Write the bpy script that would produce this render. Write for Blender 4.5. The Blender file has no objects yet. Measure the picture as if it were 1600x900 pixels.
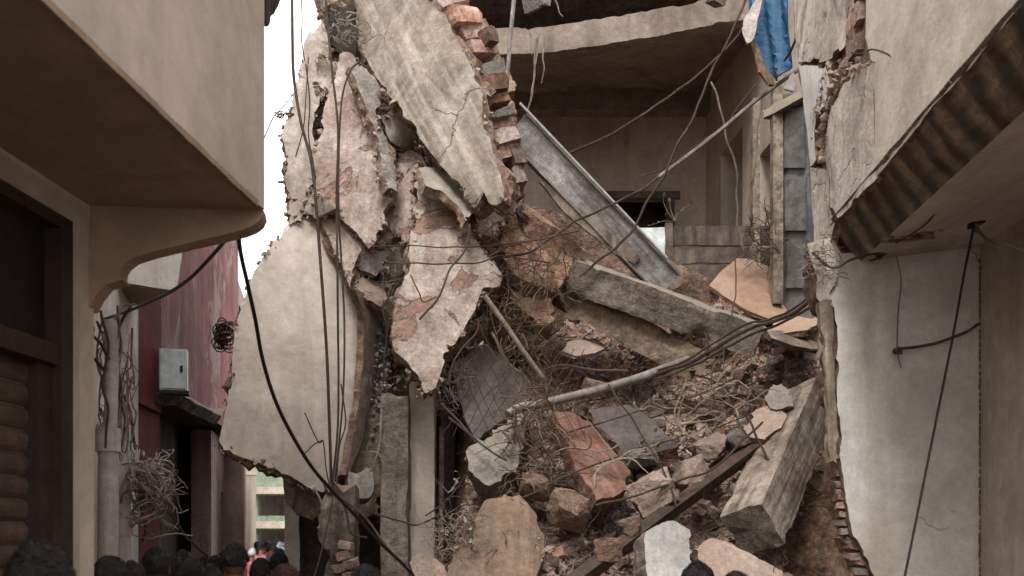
import bpy, bmesh, math, random
from mathutils import Vector, Matrix, noise
from mathutils.geometry import delaunay_2d_cdt
R = math.radians
random.seed(11)
SC = bpy.context.scene
COL = SC.collection
# ---------------------------------------------------------------- camera
CAMZ, F, HY = 1.72, 1600.0, 845.0
cam = bpy.data.cameras.new('camera'); camo = bpy.data.objects.new('camera', cam); COL.objects.link(camo)
camo.location = (0, 0, CAMZ); camo.rotation_euler = (R(90), 0, 0)
cam.sensor_width = 36; cam.lens = 36; cam.shift_y = (HY-450)/1600.0
cam.clip_start = 0.05; cam.clip_end = 1000
cam.dof.use_dof = True; cam.dof.focus_distance = 8.6; cam.dof.aperture_fstop = 3.6
SC.camera = camo
# ---------------------------------------------------------------- sky: bright overcast
W = bpy.data.worlds.new('World'); SC.world = W; W.use_nodes = True
nt = W.node_tree; nt.nodes.clear()
sky = nt.nodes.new('ShaderNodeTexSky'); sky.sky_type = 'NISHITA'; sky.sun_disc = False
SUN_EL, SUN_ROT = R(50), R(193)
sky.sun_elevation = SUN_EL; sky.sun_rotation = SUN_ROT; sky.dust_density = 4; sky.air_density = 1.0
hs = nt.nodes.new('ShaderNodeHueSaturation'); hs.inputs['Saturation'].default_value = 0.12
mxw = nt.nodes.new('ShaderNodeMix'); mxw.data_type = 'RGBA'; mxw.inputs[0].default_value = 0.8
mxw.inputs[7].default_value = (12.5, 12.3, 12.4, 1)          # an even cloud layer
bg = nt.nodes.new('ShaderNodeBackground'); bg.inputs[1].default_value = 0.1
wo = nt.nodes.new('ShaderNodeOutputWorld')
nt.links.new(sky.outputs[0], hs.inputs['Color']); nt.links.new(hs.outputs[0], mxw.inputs[6])
nt.links.new(mxw.outputs[2], bg.inputs[0]); nt.links.new(bg.outputs[0], wo.inputs[0])
sl = bpy.data.lights.new('sun', 'SUN'); sl.energy = 1.5; sl.angle = R(18); sl.color = (1.0, 0.975, 0.95)
so = bpy.data.objects.new('sun', sl); COL.objects.link(so)
sd = Vector((math.sin(SUN_ROT)*math.cos(SUN_EL), math.cos(SUN_ROT)*math.cos(SUN_EL), math.sin(SUN_EL)))
so.rotation_euler = sd.to_track_quat('Z', 'Y').to_euler(); so.location = (0, -4, 12)
SC.view_settings.view_transform = 'Standard'; SC.view_settings.look = 'None'
SC.view_settings.exposure = 1.08; SC.view_settings.gamma = 1
SC.render.engine = 'CYCLES'
SC.cycles.max_bounces = 8; SC.cycles.diffuse_bounces = 5

# ---------------------------------------------------------------- helpers
CAM = Vector((0, 0, CAMZ))
def P(px, py, Y): return Vector(((px-800)/F*Y, Y, CAMZ+(HY-py)/F*Y))
def ray(px, py): return Vector(((px-800)/F, 1, (HY-py)/F))
def onplane(px, py, a, n):
    d = ray(px, py); return CAM + d*((a-CAM).dot(n)/d.dot(n))
def nz(v, s=1.0, o=0.0): return noise.noise(Vector(v)*s + Vector((o, o*1.7, o*.3)))
def fb(v, s=1.0, o=0.0, n=4):
    t = 0; a = 1
    for i in range(n): t += a*nz(v, s, o+i*9.1); s *= 2.1; a *= .5
    return t
def tag(o, label=None, cat=None, group=None, kind=None):
    if label: o['label'] = label
    if cat: o['category'] = cat
    if group: o['group'] = group
    if kind: o['kind'] = kind
    return o
def empty(name, loc=(0, 0, 0), rz=0, parent=None):
    o = bpy.data.objects.new(name, None); COL.objects.link(o); o.location = loc; o.rotation_euler.z = rz
    o.empty_display_size = .1
    if parent: o.parent = parent
    return o
def link(name, me, parent=None, M=None, sharp=35):
    o = bpy.data.objects.new(name, me); COL.objects.link(o)
    if M is not None: o.matrix_world = M
    if parent: o.parent = parent; 
    return o
def finish(me, mats, sharp=35):
    for m in mats: me.materials.append(m)
    me.update()
    if sharp:
        me.shade_smooth(); me.set_sharp_from_angle(angle=R(sharp))
def setparent(o, parent):
    """parent keeping the world placement (parents are placed before their parts)"""
    bpy.context.view_layer.update()
    o.parent = parent; o.matrix_parent_inverse = parent.matrix_world.inverted()
    return o

class MB:
    def __init__(s): s.v = []; s.f = []; s.m = []
    def quad(s, a, b, c, d, mi=0):
        i = len(s.v); s.v += [a, b, c, d]; s.f.append((i, i+1, i+2, i+3)); s.m.append(mi)
    def box(s, lo, hi, mi=0, M=None):
        x0, y0, z0 = lo; x1, y1, z1 = hi; i = len(s.v)
        p = [Vector(q) for q in ((x0,y0,z0),(x1,y0,z0),(x1,y1,z0),(x0,y1,z0),(x0,y0,z1),(x1,y0,z1),(x1,y1,z1),(x0,y1,z1))]
        if M: p = [M @ q for q in p]
        s.v += p
        for f in ((0,3,2,1),(4,5,6,7),(0,1,5,4),(1,2,6,5),(2,3,7,6),(3,0,4,7)):
            s.f.append(tuple(i+k for k in f)); s.m.append(mi)
    def tube(s, pts, r, n=6, mi=0, taper=1.0, cap=True):
        pts = [Vector(p) for p in pts]
        if len(pts) < 2: return
        base = len(s.v); up = Vector((0.13, .22, .97)); L = len(pts)
        for k, p in enumerate(pts):
            t = (pts[min(k+1, L-1)]-pts[max(k-1, 0)])
            if t.length < 1e-9: t = Vector((0, 0, 1))
            t.normalize(); a = t.cross(up)
            if a.length < .1: a = t.cross(Vector((1, 0, 0)))
            a.normalize(); b = t.cross(a)
            rr = (r[k] if isinstance(r, (list, tuple)) else r*(1+(taper-1)*k/(L-1)))
            for j in range(n):
                an = 2*math.pi*j/n; s.v.append(p+(a*math.cos(an)+b*math.sin(an))*rr)
        for k in range(L-1):
            for j in range(n):
                q = base+k*n; s.f.append((q+j, q+(j+1) % n, q+n+(j+1) % n, q+n+j)); s.m.append(mi)
        if cap:
            s.f.append(tuple(base+j for j in range(n))[::-1]); s.m.append(mi)
            s.f.append(tuple(base+(L-1)*n+j for j in range(n))); s.m.append(mi)
    def mesh(s, verts, faces, M, mi=0):
        i = len(s.v); s.v += [M @ Vector(v) for v in verts]
        for f in faces: s.f.append(tuple(i+k for k in f)); s.m.append(mi)
    def build(s, name, mats, parent=None, origin=None, sharp=35, local=False):
        if not isinstance(mats, (list, tuple)): mats = [mats]
        if origin is None and parent is None:
            xs = [v[0] for v in s.v]; ys = [v[1] for v in s.v]; zs = [v[2] for v in s.v]
            origin = Vector(((min(xs)+max(xs))/2, (min(ys)+max(ys))/2, min(zs)))
        origin = Vector(origin) if origin is not None else Vector((0, 0, 0))
        me = bpy.data.meshes.new(name)
        me.from_pydata([Vector(v)-origin for v in s.v], [], s.f)
        me.polygons.foreach_set('material_index', s.m)
        finish(me, mats, sharp)
        o = link(name, me)
        o.location = origin
        if parent:
            if local: o.parent = parent
            else: setparent(o, parent)
        return o

def spline(pts, n=8):
    pts = [Vector(p) for p in pts]; out = []
    if len(pts) == 2: return [pts[0].lerp(pts[1], i/n) for i in range(n+1)]
    q = [pts[0]*2-pts[1]] + pts + [pts[-1]*2-pts[-2]]
    for i in range(1, len(q)-2):
        a, b, c, d = q[i-1:i+3]
        for k in range(n):
            t = k/n
            out.append(.5*((2*b)+(c-a)*t+(2*a-5*b+4*c-d)*t*t+(3*b-a-3*c+d)*t**3))
    out.append(pts[-1]); return out

def inside(x, y, poly):
    c = False; j = len(poly)-1
    for i in range(len(poly)):
        xi, yi = poly[i][0], poly[i][1]; xj, yj = poly[j][0], poly[j][1]
        if (yi > y) != (yj > y) and x < (xj-xi)*(y-yi)/(yj-yi)+xi: c = not c
        j = i
    return c

def slab(name, pts, thick, mats, plane=None, jag=.02, step=.08, relief=.004, axis=None, curl=None, parent=None,
         seg=3, rough_side=None, seed=None, rs=3.0, taper=0.0, sharp=35, spall=0, back=None, grit=False, grow=1.0):
    """broken slab: outline in the photo's directions at real distances, given real thickness away from the viewer"""
    seed = seed if seed is not None else random.random()*100
    if grow != 1.0:
        cx, cy = sum(q[0] for q in pts)/len(pts), sum(q[1] for q in pts)/len(pts); pts = [(cx+(q[0]-cx)*grow, cy+(q[1]-cy)*grow) for q in pts]
    if plane:
        a, b, c = [P(*q) for q in plane]; n = (b-a).cross(c-a).normalized()
        p3 = [onplane(q[0], q[1], a, n) for q in pts]
    else:
        p3 = [Vector(q) if isinstance(q, Vector) else P(*q) for q in pts]
        n = Vector((0, 0, 0))
        for i in range(len(p3)):
            a, b = p3[i], p3[(i+1) % len(p3)]
            n += Vector(((a.y-b.y)*(a.z+b.z), (a.z-b.z)*(a.x+b.x), (a.x-b.x)*(a.y+b.y)))
        n.normalize()
    o = sum(p3, Vector())/len(p3)
    if n.dot(CAM-o) < 0: n = -n
    ya = Vector((0, 0, 1)) if axis is None else Vector(axis)
    ya = ya-n*ya.dot(n)
    if ya.length < .05: ya = Vector((0, 1, 0))-n*n.y
    ya.normalize(); xa = ya.cross(n).normalized()
    q2 = [((p-o).dot(xa), (p-o).dot(ya), (p-o).dot(n)) for p in p3]
    B = []
    ar = 0
    for i in range(len(q2)):
        a, b = q2[i], q2[(i+1) % len(q2)]; ar += a[0]*b[1]-b[0]*a[1]
    if ar < 0: q2 = q2[::-1]
    for i in range(len(q2)):
        a, b = Vector(q2[i]), Vector(q2[(i+1) % len(q2)])
        L = (b-a).length; k = max(1, int(L/(step*.38)))
        e = (b-a).normalized() if L > 1e-6 else Vector((1, 0, 0)); nn = Vector((e.y, -e.x, 0))
        for j in range(k):
            p = a.lerp(b, j/k)
            d = jag*(.9*fb(p, 3.0, seed, 2)+.3*nz(p, 24, seed+3)) if j else jag*.4*nz(p, 9, seed)
            q_ = nz(p, 5.0, seed+11)
            if j and q_ > .22: d -= jag*1.7*min(1, (q_-.22)*6)
            if j: d += jag*.9*(round(2.2*nz(p, 3.1, seed+17))/2.2)
            B.append(p+nn*d)
    nb = len(B)
    xs = [p.x for p in B]; ys = [p.y for p in B]
    inner = []
    y = min(ys)+step*.5; row = 0
    while y < max(ys):
        x = min(xs)+step*(.5+.5*(row % 2))
        while x < max(xs):
            px = x+random.uniform(-.25, .25)*step; py = y+random.uniform(-.25, .25)*step
            if inside(px, py, B) and min((px-b.x)**2+(py-b.y)**2 for b in B) > (step*.38)**2: inner.append((px, py))
            x += step
        y += step*.87; row += 1
    pts2 = [Vector((p.x, p.y)) for p in B]+[Vector(p) for p in inner]
    V2, E, T, *_ = delaunay_2d_cdt(pts2, [(i, (i+1) % nb) for i in range(nb)], [list(range(nb))], 1, 1e-5)
    nonflat = any(abs(q[2]) > 1e-4 for q in q2)
    def w(x, y):
        t = 0.0
        if nonflat:
            sw = 0; sz = 0
            for q in q2:
                k = 1/((x-q[0])**2+(y-q[1])**2+1e-3)**1.2; sw += k; sz += k*q[2]
            t = sz/sw
        if curl: t += curl(x, y)
        return t
    verts = []; nv = len(V2)
    sx = [p[0] for p in q2]; 
    for p in V2:
        z = w(p.x, p.y)+relief*fb((p.x, p.y, seed), rs, seed, 4)
        verts.append(Vector((p.x, p.y, z)))
    faces = [tuple(t) for t in T]; mi = [0]*len(faces)
    # boundary
    cnt = {}
    for t in T:
        for k in range(len(t)): cnt[(t[k], t[(k+1) % len(t)])] = 1
    bd = [(a, b) for (a, b) in cnt if (b, a) not in cnt]
    bn = {}
    for a, b in bd:
        e = V2[b]-V2[a]; nn = Vector((e.y, -e.x, 0))
        if nn.length > 0: nn.normalize()
        for k in (a, b): bn[k] = bn.get(k, Vector((0, 0, 0)))+nn
    if spall:
        for k in bn:
            p = verts[k]; verts[k] = Vector((p.x, p.y, p.z-spall*abs(fb((p.x, p.y, 3), 11, seed+21, 3))*1.6))
    rsd = rough_side if rough_side is not None else min(.3*thick, jag*1.2+.004)
    rings = [{k: k for k in bn}]
    for s in range(1, seg+1):
        d = {}
        for k, nn in bn.items():
            p = verts[k]; f = s/seg
            off = nn.normalized()*(rsd*fb((p.x, p.y, s*.7), 9, seed+5, 3)-taper*f) if nn.length > .01 else Vector()
            q = Vector((p.x, p.y, 0))+off
            d[k] = len(verts); verts.append(Vector((q.x, q.y, w(p.x, p.y)-thick*f*(1+.12*nz(p, 5, seed+s)))))
        rings.append(d)
    for s in range(seg):
        for a, b in bd:
            faces.append((rings[s][b], rings[s][a], rings[s+1][a], rings[s+1][b])); mi.append(1)
    bk = {}
    last = rings[-1]
    for k in range(nv):
        if k in last: bk[k] = last[k]
        else:
            p = verts[k]; bk[k] = len(verts); verts.append(Vector((p.x, p.y, w(p.x, p.y)-thick*(1+.1*nz(p, 5, seed+2)))))
    for t in T: faces.append(tuple(bk[k] for k in t)[::-1]); mi.append(1)
    me = bpy.data.meshes.new(name); me.from_pydata(verts, [], faces); me.polygons.foreach_set('material_index', mi)
    if not isinstance(mats, (list, tuple)): mats = [mats, mats]
    finish(me, mats, sharp)
    if spall:
        for k in bn: pass
    M = Matrix((( xa.x, ya.x, n.x, o.x), (xa.y, ya.y, n.y, o.y), (xa.z, ya.z, n.z, o.z), (0, 0, 0, 1)))
    ob = link(name, me, None, M)
    if parent: setparent(ob, parent)
    if back:
        off = -n*(thick+.003)
        slab('masonry_backing', [p+off for p in p3], back[0], [back[1], back[1]], jag=jag*2.2+.02, step=step*1.1, relief=.03, parent=ob, rough_side=.04, seed=seed+50, curl=curl, axis=ya, sharp=25)
    if grit:
        for q in B:
            if nz(q, 3.5, seed+31) > -.02 and random.random() < .75: EDGE.append(M @ Vector((q.x, q.y, w(q.x, q.y)-random.random()*thick)))
    return ob
EDGE = []

def beam(name, p0, p1, w, h, mats, up=(0, 0, 1), jag=.015, step=.08, chips=.04, parent=None, seed=None, sub=3, taper=1.0, sharp=35, endjag=.06, grain=1.0):
    """rough beam from p0 to p1 (centre line); local y runs along it"""
    seed = seed if seed is not None else random.random()*100
    p0, p1 = Vector(p0), Vector(p1); L = (p1-p0).length
    ya = (p1-p0).normalized(); za = Vector(up); za = (za-ya*za.dot(ya)).normalized(); xa = ya.cross(za)
    n = max(2, int(L/step)); ring = []
    for i in range(4):
        for j in range(sub):
            t = -1+2*j/sub
            ring.append([(t, -1), (1, t), (-t, 1), (-1, -t)][i])
    m = len(ring); verts = []; faces = []; mi = []
    for k in range(n+1):
        y = L*k/n; s = 1+(taper-1)*k/n
        for (a, b) in ring:
            c = abs(a)*abs(b)
            x = a*w/2*s; z = b*h/2*s
            q = Vector((x, y*grain, z))
            chip = max(0, fb(q, 3.1, seed, 3)-.12)*chips*(.35+c)*2
            dr = jag*fb(q, 7, seed+4, 3)-chip
            v = Vector((x, 0, z)); u = v.normalized()
            v = v+u*dr
            v.y = y
            if k == 0 or k == n: v.y += endjag*fb((a, b, seed), 1.7, seed+k)*(-1 if k else 1)
            verts.append(v)
    for k in range(n):
        for j in range(m):
            faces.append((k*m+j, k*m+(j+1) % m, (k+1)*m+(j+1) % m, (k+1)*m+j)[::-1]); mi.append(0)
    for k, fl in ((0, 0), (n, 1)):
        c = len(verts); cy = sum((verts[k*m+j] for j in range(m)), Vector())/m
        verts.append(cy+Vector((0, random.uniform(-.5, .5)*endjag, 0)))
        for j in range(m):
            f = (k*m+j, k*m+(j+1) % m, c)
            faces.append(f[::-1] if fl else f); mi.append(1)
    me = bpy.data.meshes.new(name); me.from_pydata(verts, [], faces); me.polygons.foreach_set('material_index', mi)
    bm = bmesh.new(); bm.from_mesh(me); bmesh.ops.recalc_face_normals(bm, faces=bm.faces); bm.to_mesh(me); bm.free()
    if not isinstance(mats, (list, tuple)): mats = [mats, mats]
    finish(me, mats, sharp)
    M = Matrix(((xa.x, ya.x, za.x, p0.x), (xa.y, ya.y, za.y, p0.y), (xa.z, ya.z, za.z, p0.z), (0, 0, 0, 1)))
    ob = link(name, me, None, M)
    if parent: setparent(ob, parent)
    return ob

def wall(name, O, U, length, height, holes, thick, mats, parent=None, N=None):
    """upright wall with rectangular holes [(u0,u1,z0,z1)]; O base corner, U unit direction, thickness goes along N"""
    O = Vector(O); U = Vector(U).normalized(); Z = Vector((0, 0, 1))
    N = Vector(N) if N is not None else Vector((-U.y, U.x, 0))
    us = sorted({0, length, *[h[0] for h in holes], *[h[1] for h in holes]})
    zs = sorted({0, height, *[h[2] for h in holes], *[h[3] for h in holes]})
    def fine(a):
        o = []
        for i in range(len(a)-1):
            k = max(1, int((a[i+1]-a[i])/.6)); o += [a[i]+(a[i+1]-a[i])*j/k for j in range(k)]
        return o+[a[-1]]
    us = fine(us); zs = fine(zs)
    nu, nzz = len(us)-1, len(zs)-1
    def solid(i, j):
        if i < 0 or j < 0 or i >= nu or j >= nzz: return False
        u = (us[i]+us[i+1])/2; z = (zs[j]+zs[j+1])/2
        return not any(h[0] < u < h[1] and h[2] < z < h[3] for h in holes)
    b = MB()
    pt = lambda i, j, d: O+U*us[i]+Z*zs[j]+N*(thick*d)
    for i in range(nu):
        for j in range(nzz):
            if not solid(i, j): continue
            b.quad(pt(i,j,0), pt(i+1,j,0), pt(i+1,j+1,0), pt(i,j+1,0))
            b.quad(pt(i,j,1), pt(i,j+1,1), pt(i+1,j+1,1), pt(i+1,j,1))
            if not solid(i-1, j): b.quad(pt(i,j,0), pt(i,j+1,0), pt(i,j+1,1), pt(i,j,1))
            if not solid(i+1, j): b.quad(pt(i+1,j,0), pt(i+1,j,1), pt(i+1,j+1,1), pt(i+1,j+1,0))
            if not solid(i, j-1): b.quad(pt(i,j,0), pt(i,j,1), pt(i+1,j,1), pt(i+1,j,0))
            if not solid(i, j+1): b.quad(pt(i,j+1,0), pt(i+1,j+1,0), pt(i+1,j+1,1), pt(i,j+1,1))
    return b.build(name, mats, parent, origin=(0, 0, 0) if parent else O, sharp=None)

# ---------------------------------------------------------------- materials
def mat(name, base, c2=None, stain=None, streak=0.0, scale=1.6, flake=None, flake_t=.6, speck=0.25, rough=.9,
        bump=.35, bscale=30, axis='Y', vary=0.0, crack=0.0, metal=0.0, dark=None, dark_t=.62, flake_scale=2.2, bdist=.01, weave=0, dust=None, bands=None):
    w_ = lambda c: None if c is None else (c[0]*.985, c[1], c[2]*1.01)
    base, c2, stain, flake, dark = w_(base), w_(c2), w_(stain), w_(flake), w_(dark)
    m = bpy.data.materials.new(name); m.use_nodes = True; nt = m.node_tree; N = nt.nodes; L = nt.links
    bs = N['Principled BSDF']; bs.inputs['Roughness'].default_value = rough; bs.inputs['Metallic'].default_value = metal
    bs.inputs['Specular IOR Level'].default_value = .25
    tc = N.new('ShaderNodeTexCoord'); oi = N.new('ShaderNodeObjectInfo')
    vm = N.new('ShaderNodeVectorMath'); vm.operation = 'MULTIPLY_ADD'
    cmb = N.new('ShaderNodeCombineXYZ')
    for i in range(3): L.new(oi.outputs['Random'], cmb.inputs[i])
    L.new(cmb.outputs[0], vm.inputs[0]); vm.inputs[1].default_value = (37, 53, 71); L.new(tc.outputs['Object'], vm.inputs[2])
    V = vm.outputs[0]
    def ntex(sc, det=6, ro=.6, st=None, dist=0.0, off=0):
        mp = N.new('ShaderNodeMapping'); L.new(V, mp.inputs[0]); mp.inputs['Location'].default_value = (off, off*.7, off*.4)
        if st: mp.inputs['Scale'].default_value = st
        t = N.new('ShaderNodeTexNoise'); t.inputs['Scale'].default_value = sc; t.inputs['Detail'].default_value = det
        t.inputs['Roughness'].default_value = ro; t.inputs['Distortion'].default_value = dist
        L.new(mp.outputs[0], t.inputs['Vector']); return t.outputs['Fac']
    def ramp(fac, a, b, va=0, vb=1):
        r = N.new('ShaderNodeMapRange'); r.inputs[1].default_value = a; r.inputs[2].default_value = b
        r.inputs[3].default_value = va; r.inputs[4].default_value = vb; L.new(fac, r.inputs[0]); return r.outputs[0]
    def mix(fac, a, b, mode='MIX'):
        x = N.new('ShaderNodeMix'); x.data_type = 'RGBA'; x.blend_type = mode
        if isinstance(fac, float): x.inputs[0].default_value = fac
        else: L.new(fac, x.inputs[0])
        for i, c in ((6, a), (7, b)):
            if isinstance(c, tuple): x.inputs[i].default_value = (*c, 1)
            else: L.new(c, x.inputs[i])
        return x.outputs[2]
    st = {'X': (.07, 1, 1), 'Y': (1, .07, 1), 'Z': (1, 1, .07)}[axis]
    c2 = tuple(c*.86 for c in (c2 or [c*.8 for c in base]))
    col = mix(ramp(ntex(scale, 7, .62), .38, .62), tuple(base), c2)
    col = mix(1.0, col, mix(ramp(ntex(scale*5.3, 7, .7, None, .4, 51), .36, .64), (1.1, 1.09, 1.07), (.84, .83, .82)), 'MULTIPLY')
    if streak and stain:
        col = mix(ramp(ntex(scale*3.2, 6, .62, st, .3, 5), .47, .64, 0, streak), col, tuple(stain))
        col = mix(ramp(ntex(scale*1.1, 7, .65, (1, 1, 1), .5, 11), .51, .68, 0, streak*.8), col, tuple(stain))
    hts = []
    if flake:
        fm = ntex(flake_scale, 9, .62, None, .6, 3); fr = ramp(fm, flake_t, flake_t+.025)
        col = mix(fr, col, tuple(flake))
        hts.append((fr, -1.3))
    if dark:
        dm = ntex(1.3*scale, 9, .68, {'X': (.4, 1, 1), 'Y': (1, .4, 1), 'Z': (1, 1, .4)}[axis], .8, 21)
        col = mix(ramp(dm, dark_t-.06, dark_t+.06, 0, .85), col, tuple(dark))
    if speck:
        col = mix(speck, col, mix(ramp(ntex(bscale*.7, 5, .75, None, 0, 8), .36, .64), (.28, .28, .28), (1.0, 1.0, 1.0)), 'MULTIPLY') if False else \
              mix(1.0, col, mix(ramp(ntex(bscale*.6, 6, .75, None, 0, 8), .38, .62), (1-speck*1.2,)*3, (1+speck*.35,)*3), 'MULTIPLY')
    col = mix(1.0, col, mix(ramp(ntex(58, 4, .7, None, 0, 61), .38, .62), (1-min(.2, speck*.75),)*3, (1+min(.15, speck*.55),)*3), 'MULTIPLY')
    if crack:
        vo = N.new('ShaderNodeTexVoronoi'); vo.feature = 'DISTANCE_TO_EDGE'; vo.inputs['Scale'].default_value = crack
        mp = N.new('ShaderNodeVectorMath'); mp.operation = 'MULTIPLY_ADD'
        nn = N.new('ShaderNodeTexNoise'); nn.inputs['Scale'].default_value = 3; nn.inputs['Detail'].default_value = 6; L.new(V, nn.inputs['Vector'])
        L.new(nn.outputs['Color'], mp.inputs[0]); mp.inputs[1].default_value = (.5, .5, .5); L.new(V, mp.inputs[2]); L.new(mp.outputs[0], vo.inputs['Vector'])
        gate = ramp(ntex(.9, 3, .5, None, 0, 31), .5, .56)
        lin = ramp(vo.outputs['Distance'], 0.0, .012, 1, 0)
        mu = N.new('ShaderNodeMath'); mu.operation = 'MULTIPLY'; L.new(gate, mu.inputs[0]); L.new(lin, mu.inputs[1])
        col = mix(mu.outputs[0], col, tuple(c*.25 for c in base)); hts.append((mu.outputs[0], -1.0))
    if bands:   # curved board marks left in the underside
        wv = N.new('ShaderNodeTexWave'); wv.wave_type = 'RINGS'; wv.rings_direction = 'SPHERICAL'; wv.inputs['Scale'].default_value = bands
        wv.inputs['Distortion'].default_value = 7; wv.inputs['Detail'].default_value = 4; wv.inputs['Detail Scale'].default_value = .55; wv.inputs['Detail Roughness'].default_value = .62
        mpw = N.new('ShaderNodeMapping'); mpw.inputs['Location'].default_value = (-1.1, -9.0, -3.9); L.new(tc.outputs['Object'], mpw.inputs[0]); L.new(mpw.outputs[0], wv.inputs['Vector'])
        col = mix(ramp(wv.outputs['Fac'], .1, .9, .88, 0.1), col, (.055, .04, .03)); hts.append((wv.outputs['Fac'], 1.5))
    if vary:
        cr = N.new('ShaderNodeHueSaturation'); L.new(col, cr.inputs['Color'])
        r1 = ramp(oi.outputs['Random'], 0, 1, 1-vary, 1+vary); L.new(r1, cr.inputs['Value'])
        wn = N.new('ShaderNodeTexWhiteNoise'); wn.noise_dimensions = '1D'; L.new(oi.outputs['Random'], wn.inputs['W'])
        L.new(ramp(wn.outputs['Value'], 0, 1, .45, 1.0), cr.inputs['Saturation'])
        col = cr.outputs[0]
    if dust:   # settled plaster dust on faces that look up
        ge = N.new('ShaderNodeNewGeometry'); sx = N.new('ShaderNodeSeparateXYZ'); L.new(ge.outputs['Normal'], sx.inputs[0])
        ad = N.new('ShaderNodeMath'); ad.operation = 'MULTIPLY_ADD'; L.new(ntex(6, 6, .7, None, 0, 41), ad.inputs[0]); ad.inputs[1].default_value = .9
        L.new(sx.outputs['Z'], ad.inputs[2])
        col = mix(ramp(ad.outputs[0], .75, 1.25, 0, dust[1]), col, tuple(dust[0]))
    L.new(col, bs.inputs['Base Color'])
    h = ntex(bscale, 8, .7, st if weave else None, 0, 2); h2 = ntex(bscale*.17, 6, .6, None, .3, 17)
    ad = N.new('ShaderNodeMath'); ad.operation = 'MULTIPLY_ADD'; L.new(h2, ad.inputs[0]); ad.inputs[1].default_value = 1.6; L.new(h, ad.inputs[2])
    H = ad.outputs[0]
    for (q, k) in hts:
        a2 = N.new('ShaderNodeMath'); a2.operation = 'MULTIPLY_ADD'; L.new(q, a2.inputs[0]); a2.inputs[1].default_value = k; L.new(H, a2.inputs[2]); H = a2.outputs[0]
    bp = N.new('ShaderNodeBump'); bp.inputs['Strength'].default_value = min(1.0, bump*1.4); bp.inputs['Distance'].default_value = bdist
    L.new(H, bp.inputs['Height']); L.new(bp.outputs[0], bs.inputs['Normal'])
    return m

DUST = ((.34, .27, .21), .75)
m_cream = mat('cream_plaster', (.66, .56, .475), (.56, .465, .385), (.27, .2, .155), streak=.42, scale=1.0, speck=.08, bump=.18, crack=.7, dark=(.22, .16, .12), dark_t=.74)
m_creamtop = mat('streaked_cream_plaster', (.63, .54, .465), (.5, .42, .35), (.27, .21, .17), streak=.42, scale=1.1, speck=.07, bump=.22)
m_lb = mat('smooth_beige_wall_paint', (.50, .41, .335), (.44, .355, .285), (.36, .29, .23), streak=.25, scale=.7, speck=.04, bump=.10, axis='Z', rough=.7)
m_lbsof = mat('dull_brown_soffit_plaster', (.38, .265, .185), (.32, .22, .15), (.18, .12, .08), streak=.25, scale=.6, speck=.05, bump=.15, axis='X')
m_beigeslab = mat('streaked_beige_panel', (.28, .228, .178), (.20, .158, .122), (.50, .43, .355), streak=.9, scale=1.7, speck=.18, bump=.5, dark=(.16, .12, .09), dark_t=.66, crack=1.3)
m_pinkslab = mat('flaking_pink_white_plaster', (.56, .47, .41), (.44, .33, .27), (.30, .2, .155), streak=.6, scale=2.2, flake=(.33, .205, .15), flake_t=.56, speck=.25, bump=.7, dark=(.12, .08, .06), dark_t=.68, flake_scale=3.0)
m_paleslab = mat('pale_grey_plaster', (.54, .47, .415), (.44, .37, .315), (.25, .19, .15), streak=.6, scale=2, flake=(.33, .22, .17), flake_t=.63, speck=.2, bump=.5, dark=(.14, .1, .08), dark_t=.7)
m_core = mat('broken_mortar_core', (.34, .245, .185), (.23, .155, .11), (.38, .20, .135), streak=.5, scale=7, speck=.4, bump=1.0, bscale=24, bdist=.03, dust=DUST)
m_conc = mat('old_concrete', (.34, .28, .23), (.24, .195, .16), (.12, .09, .07), streak=.6, scale=2.2, speck=.35, bump=.8, bscale=26, bdist=.02, dark=(.09, .07, .05), dark_t=.6, dust=((.36, .3, .24), .5))
m_concbrown = mat('dusty_brown_concrete', (.34, .25, .175), (.24, .165, .115), (.38, .31, .24), streak=.6, scale=2.0, speck=.35, bump=.8, bscale=22, bdist=.02, dark=(.07, .05, .035), dark_t=.56, dust=DUST)
m_grey = mat('pale_grey_concrete', (.38, .34, .30), (.28, .25, .215), (.18, .14, .11), streak=.4, scale=4, speck=.25, bump=.7, bscale=26, bdist=.02, dust=((.4, .33, .27), .5))
m_bigbeam = mat('weathered_timber_like_concrete', (.46, .375, .305), (.35, .275, .215), (.14, .10, .075), streak=.9, scale=3.2, speck=.3, bump=1.0, bscale=14, bdist=.03, weave=1, dark=(.1, .075, .05), dark_t=.66)
m_white = mat('white_paint_concrete', (.58, .55, .53), (.44, .41, .385), (.3, .25, .22), streak=.4, scale=3, speck=.12, bump=.3, dark=(.25, .2, .17), dark_t=.7)
m_girder = mat('chipped_white_paint_on_steel', (.52, .50, .475), (.38, .35, .32), (.13, .1, .085), streak=.9, scale=2.6, speck=.25, bump=.4, rough=.6, dark=(.07, .055, .05), dark_t=.58, dust=((.4, .32, .25), .35))
m_brick = mat('red_brick', (.37, .185, .125), (.31, .15, .105), (.5, .36, .29), streak=.6, scale=7, speck=.3, bump=.8, bscale=34, bdist=.012, vary=.28, dust=((.45, .33, .26), .55))
m_brickdark = mat('dark_brick', (.19, .085, .055), (.13, .06, .04), (.28, .19, .14), streak=.4, scale=7, speck=.35, bump=.9, bscale=34, bdist=.015, vary=.3, dust=((.3, .22, .17), .5))
m_terra = mat('terracotta_slab', (.42, .25, .16), (.35, .2, .13), (.55, .42, .33), streak=.3, scale=2, speck=.15, bump=.35, dust=((.5, .38, .3), .35))
m_redslab = mat('red_oxide_slab', (.20, .085, .06), (.145, .062, .045), (.36, .24, .18), streak=.5, scale=3, speck=.25, bump=.5, dust=((.35, .23, .17), .12))
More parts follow.
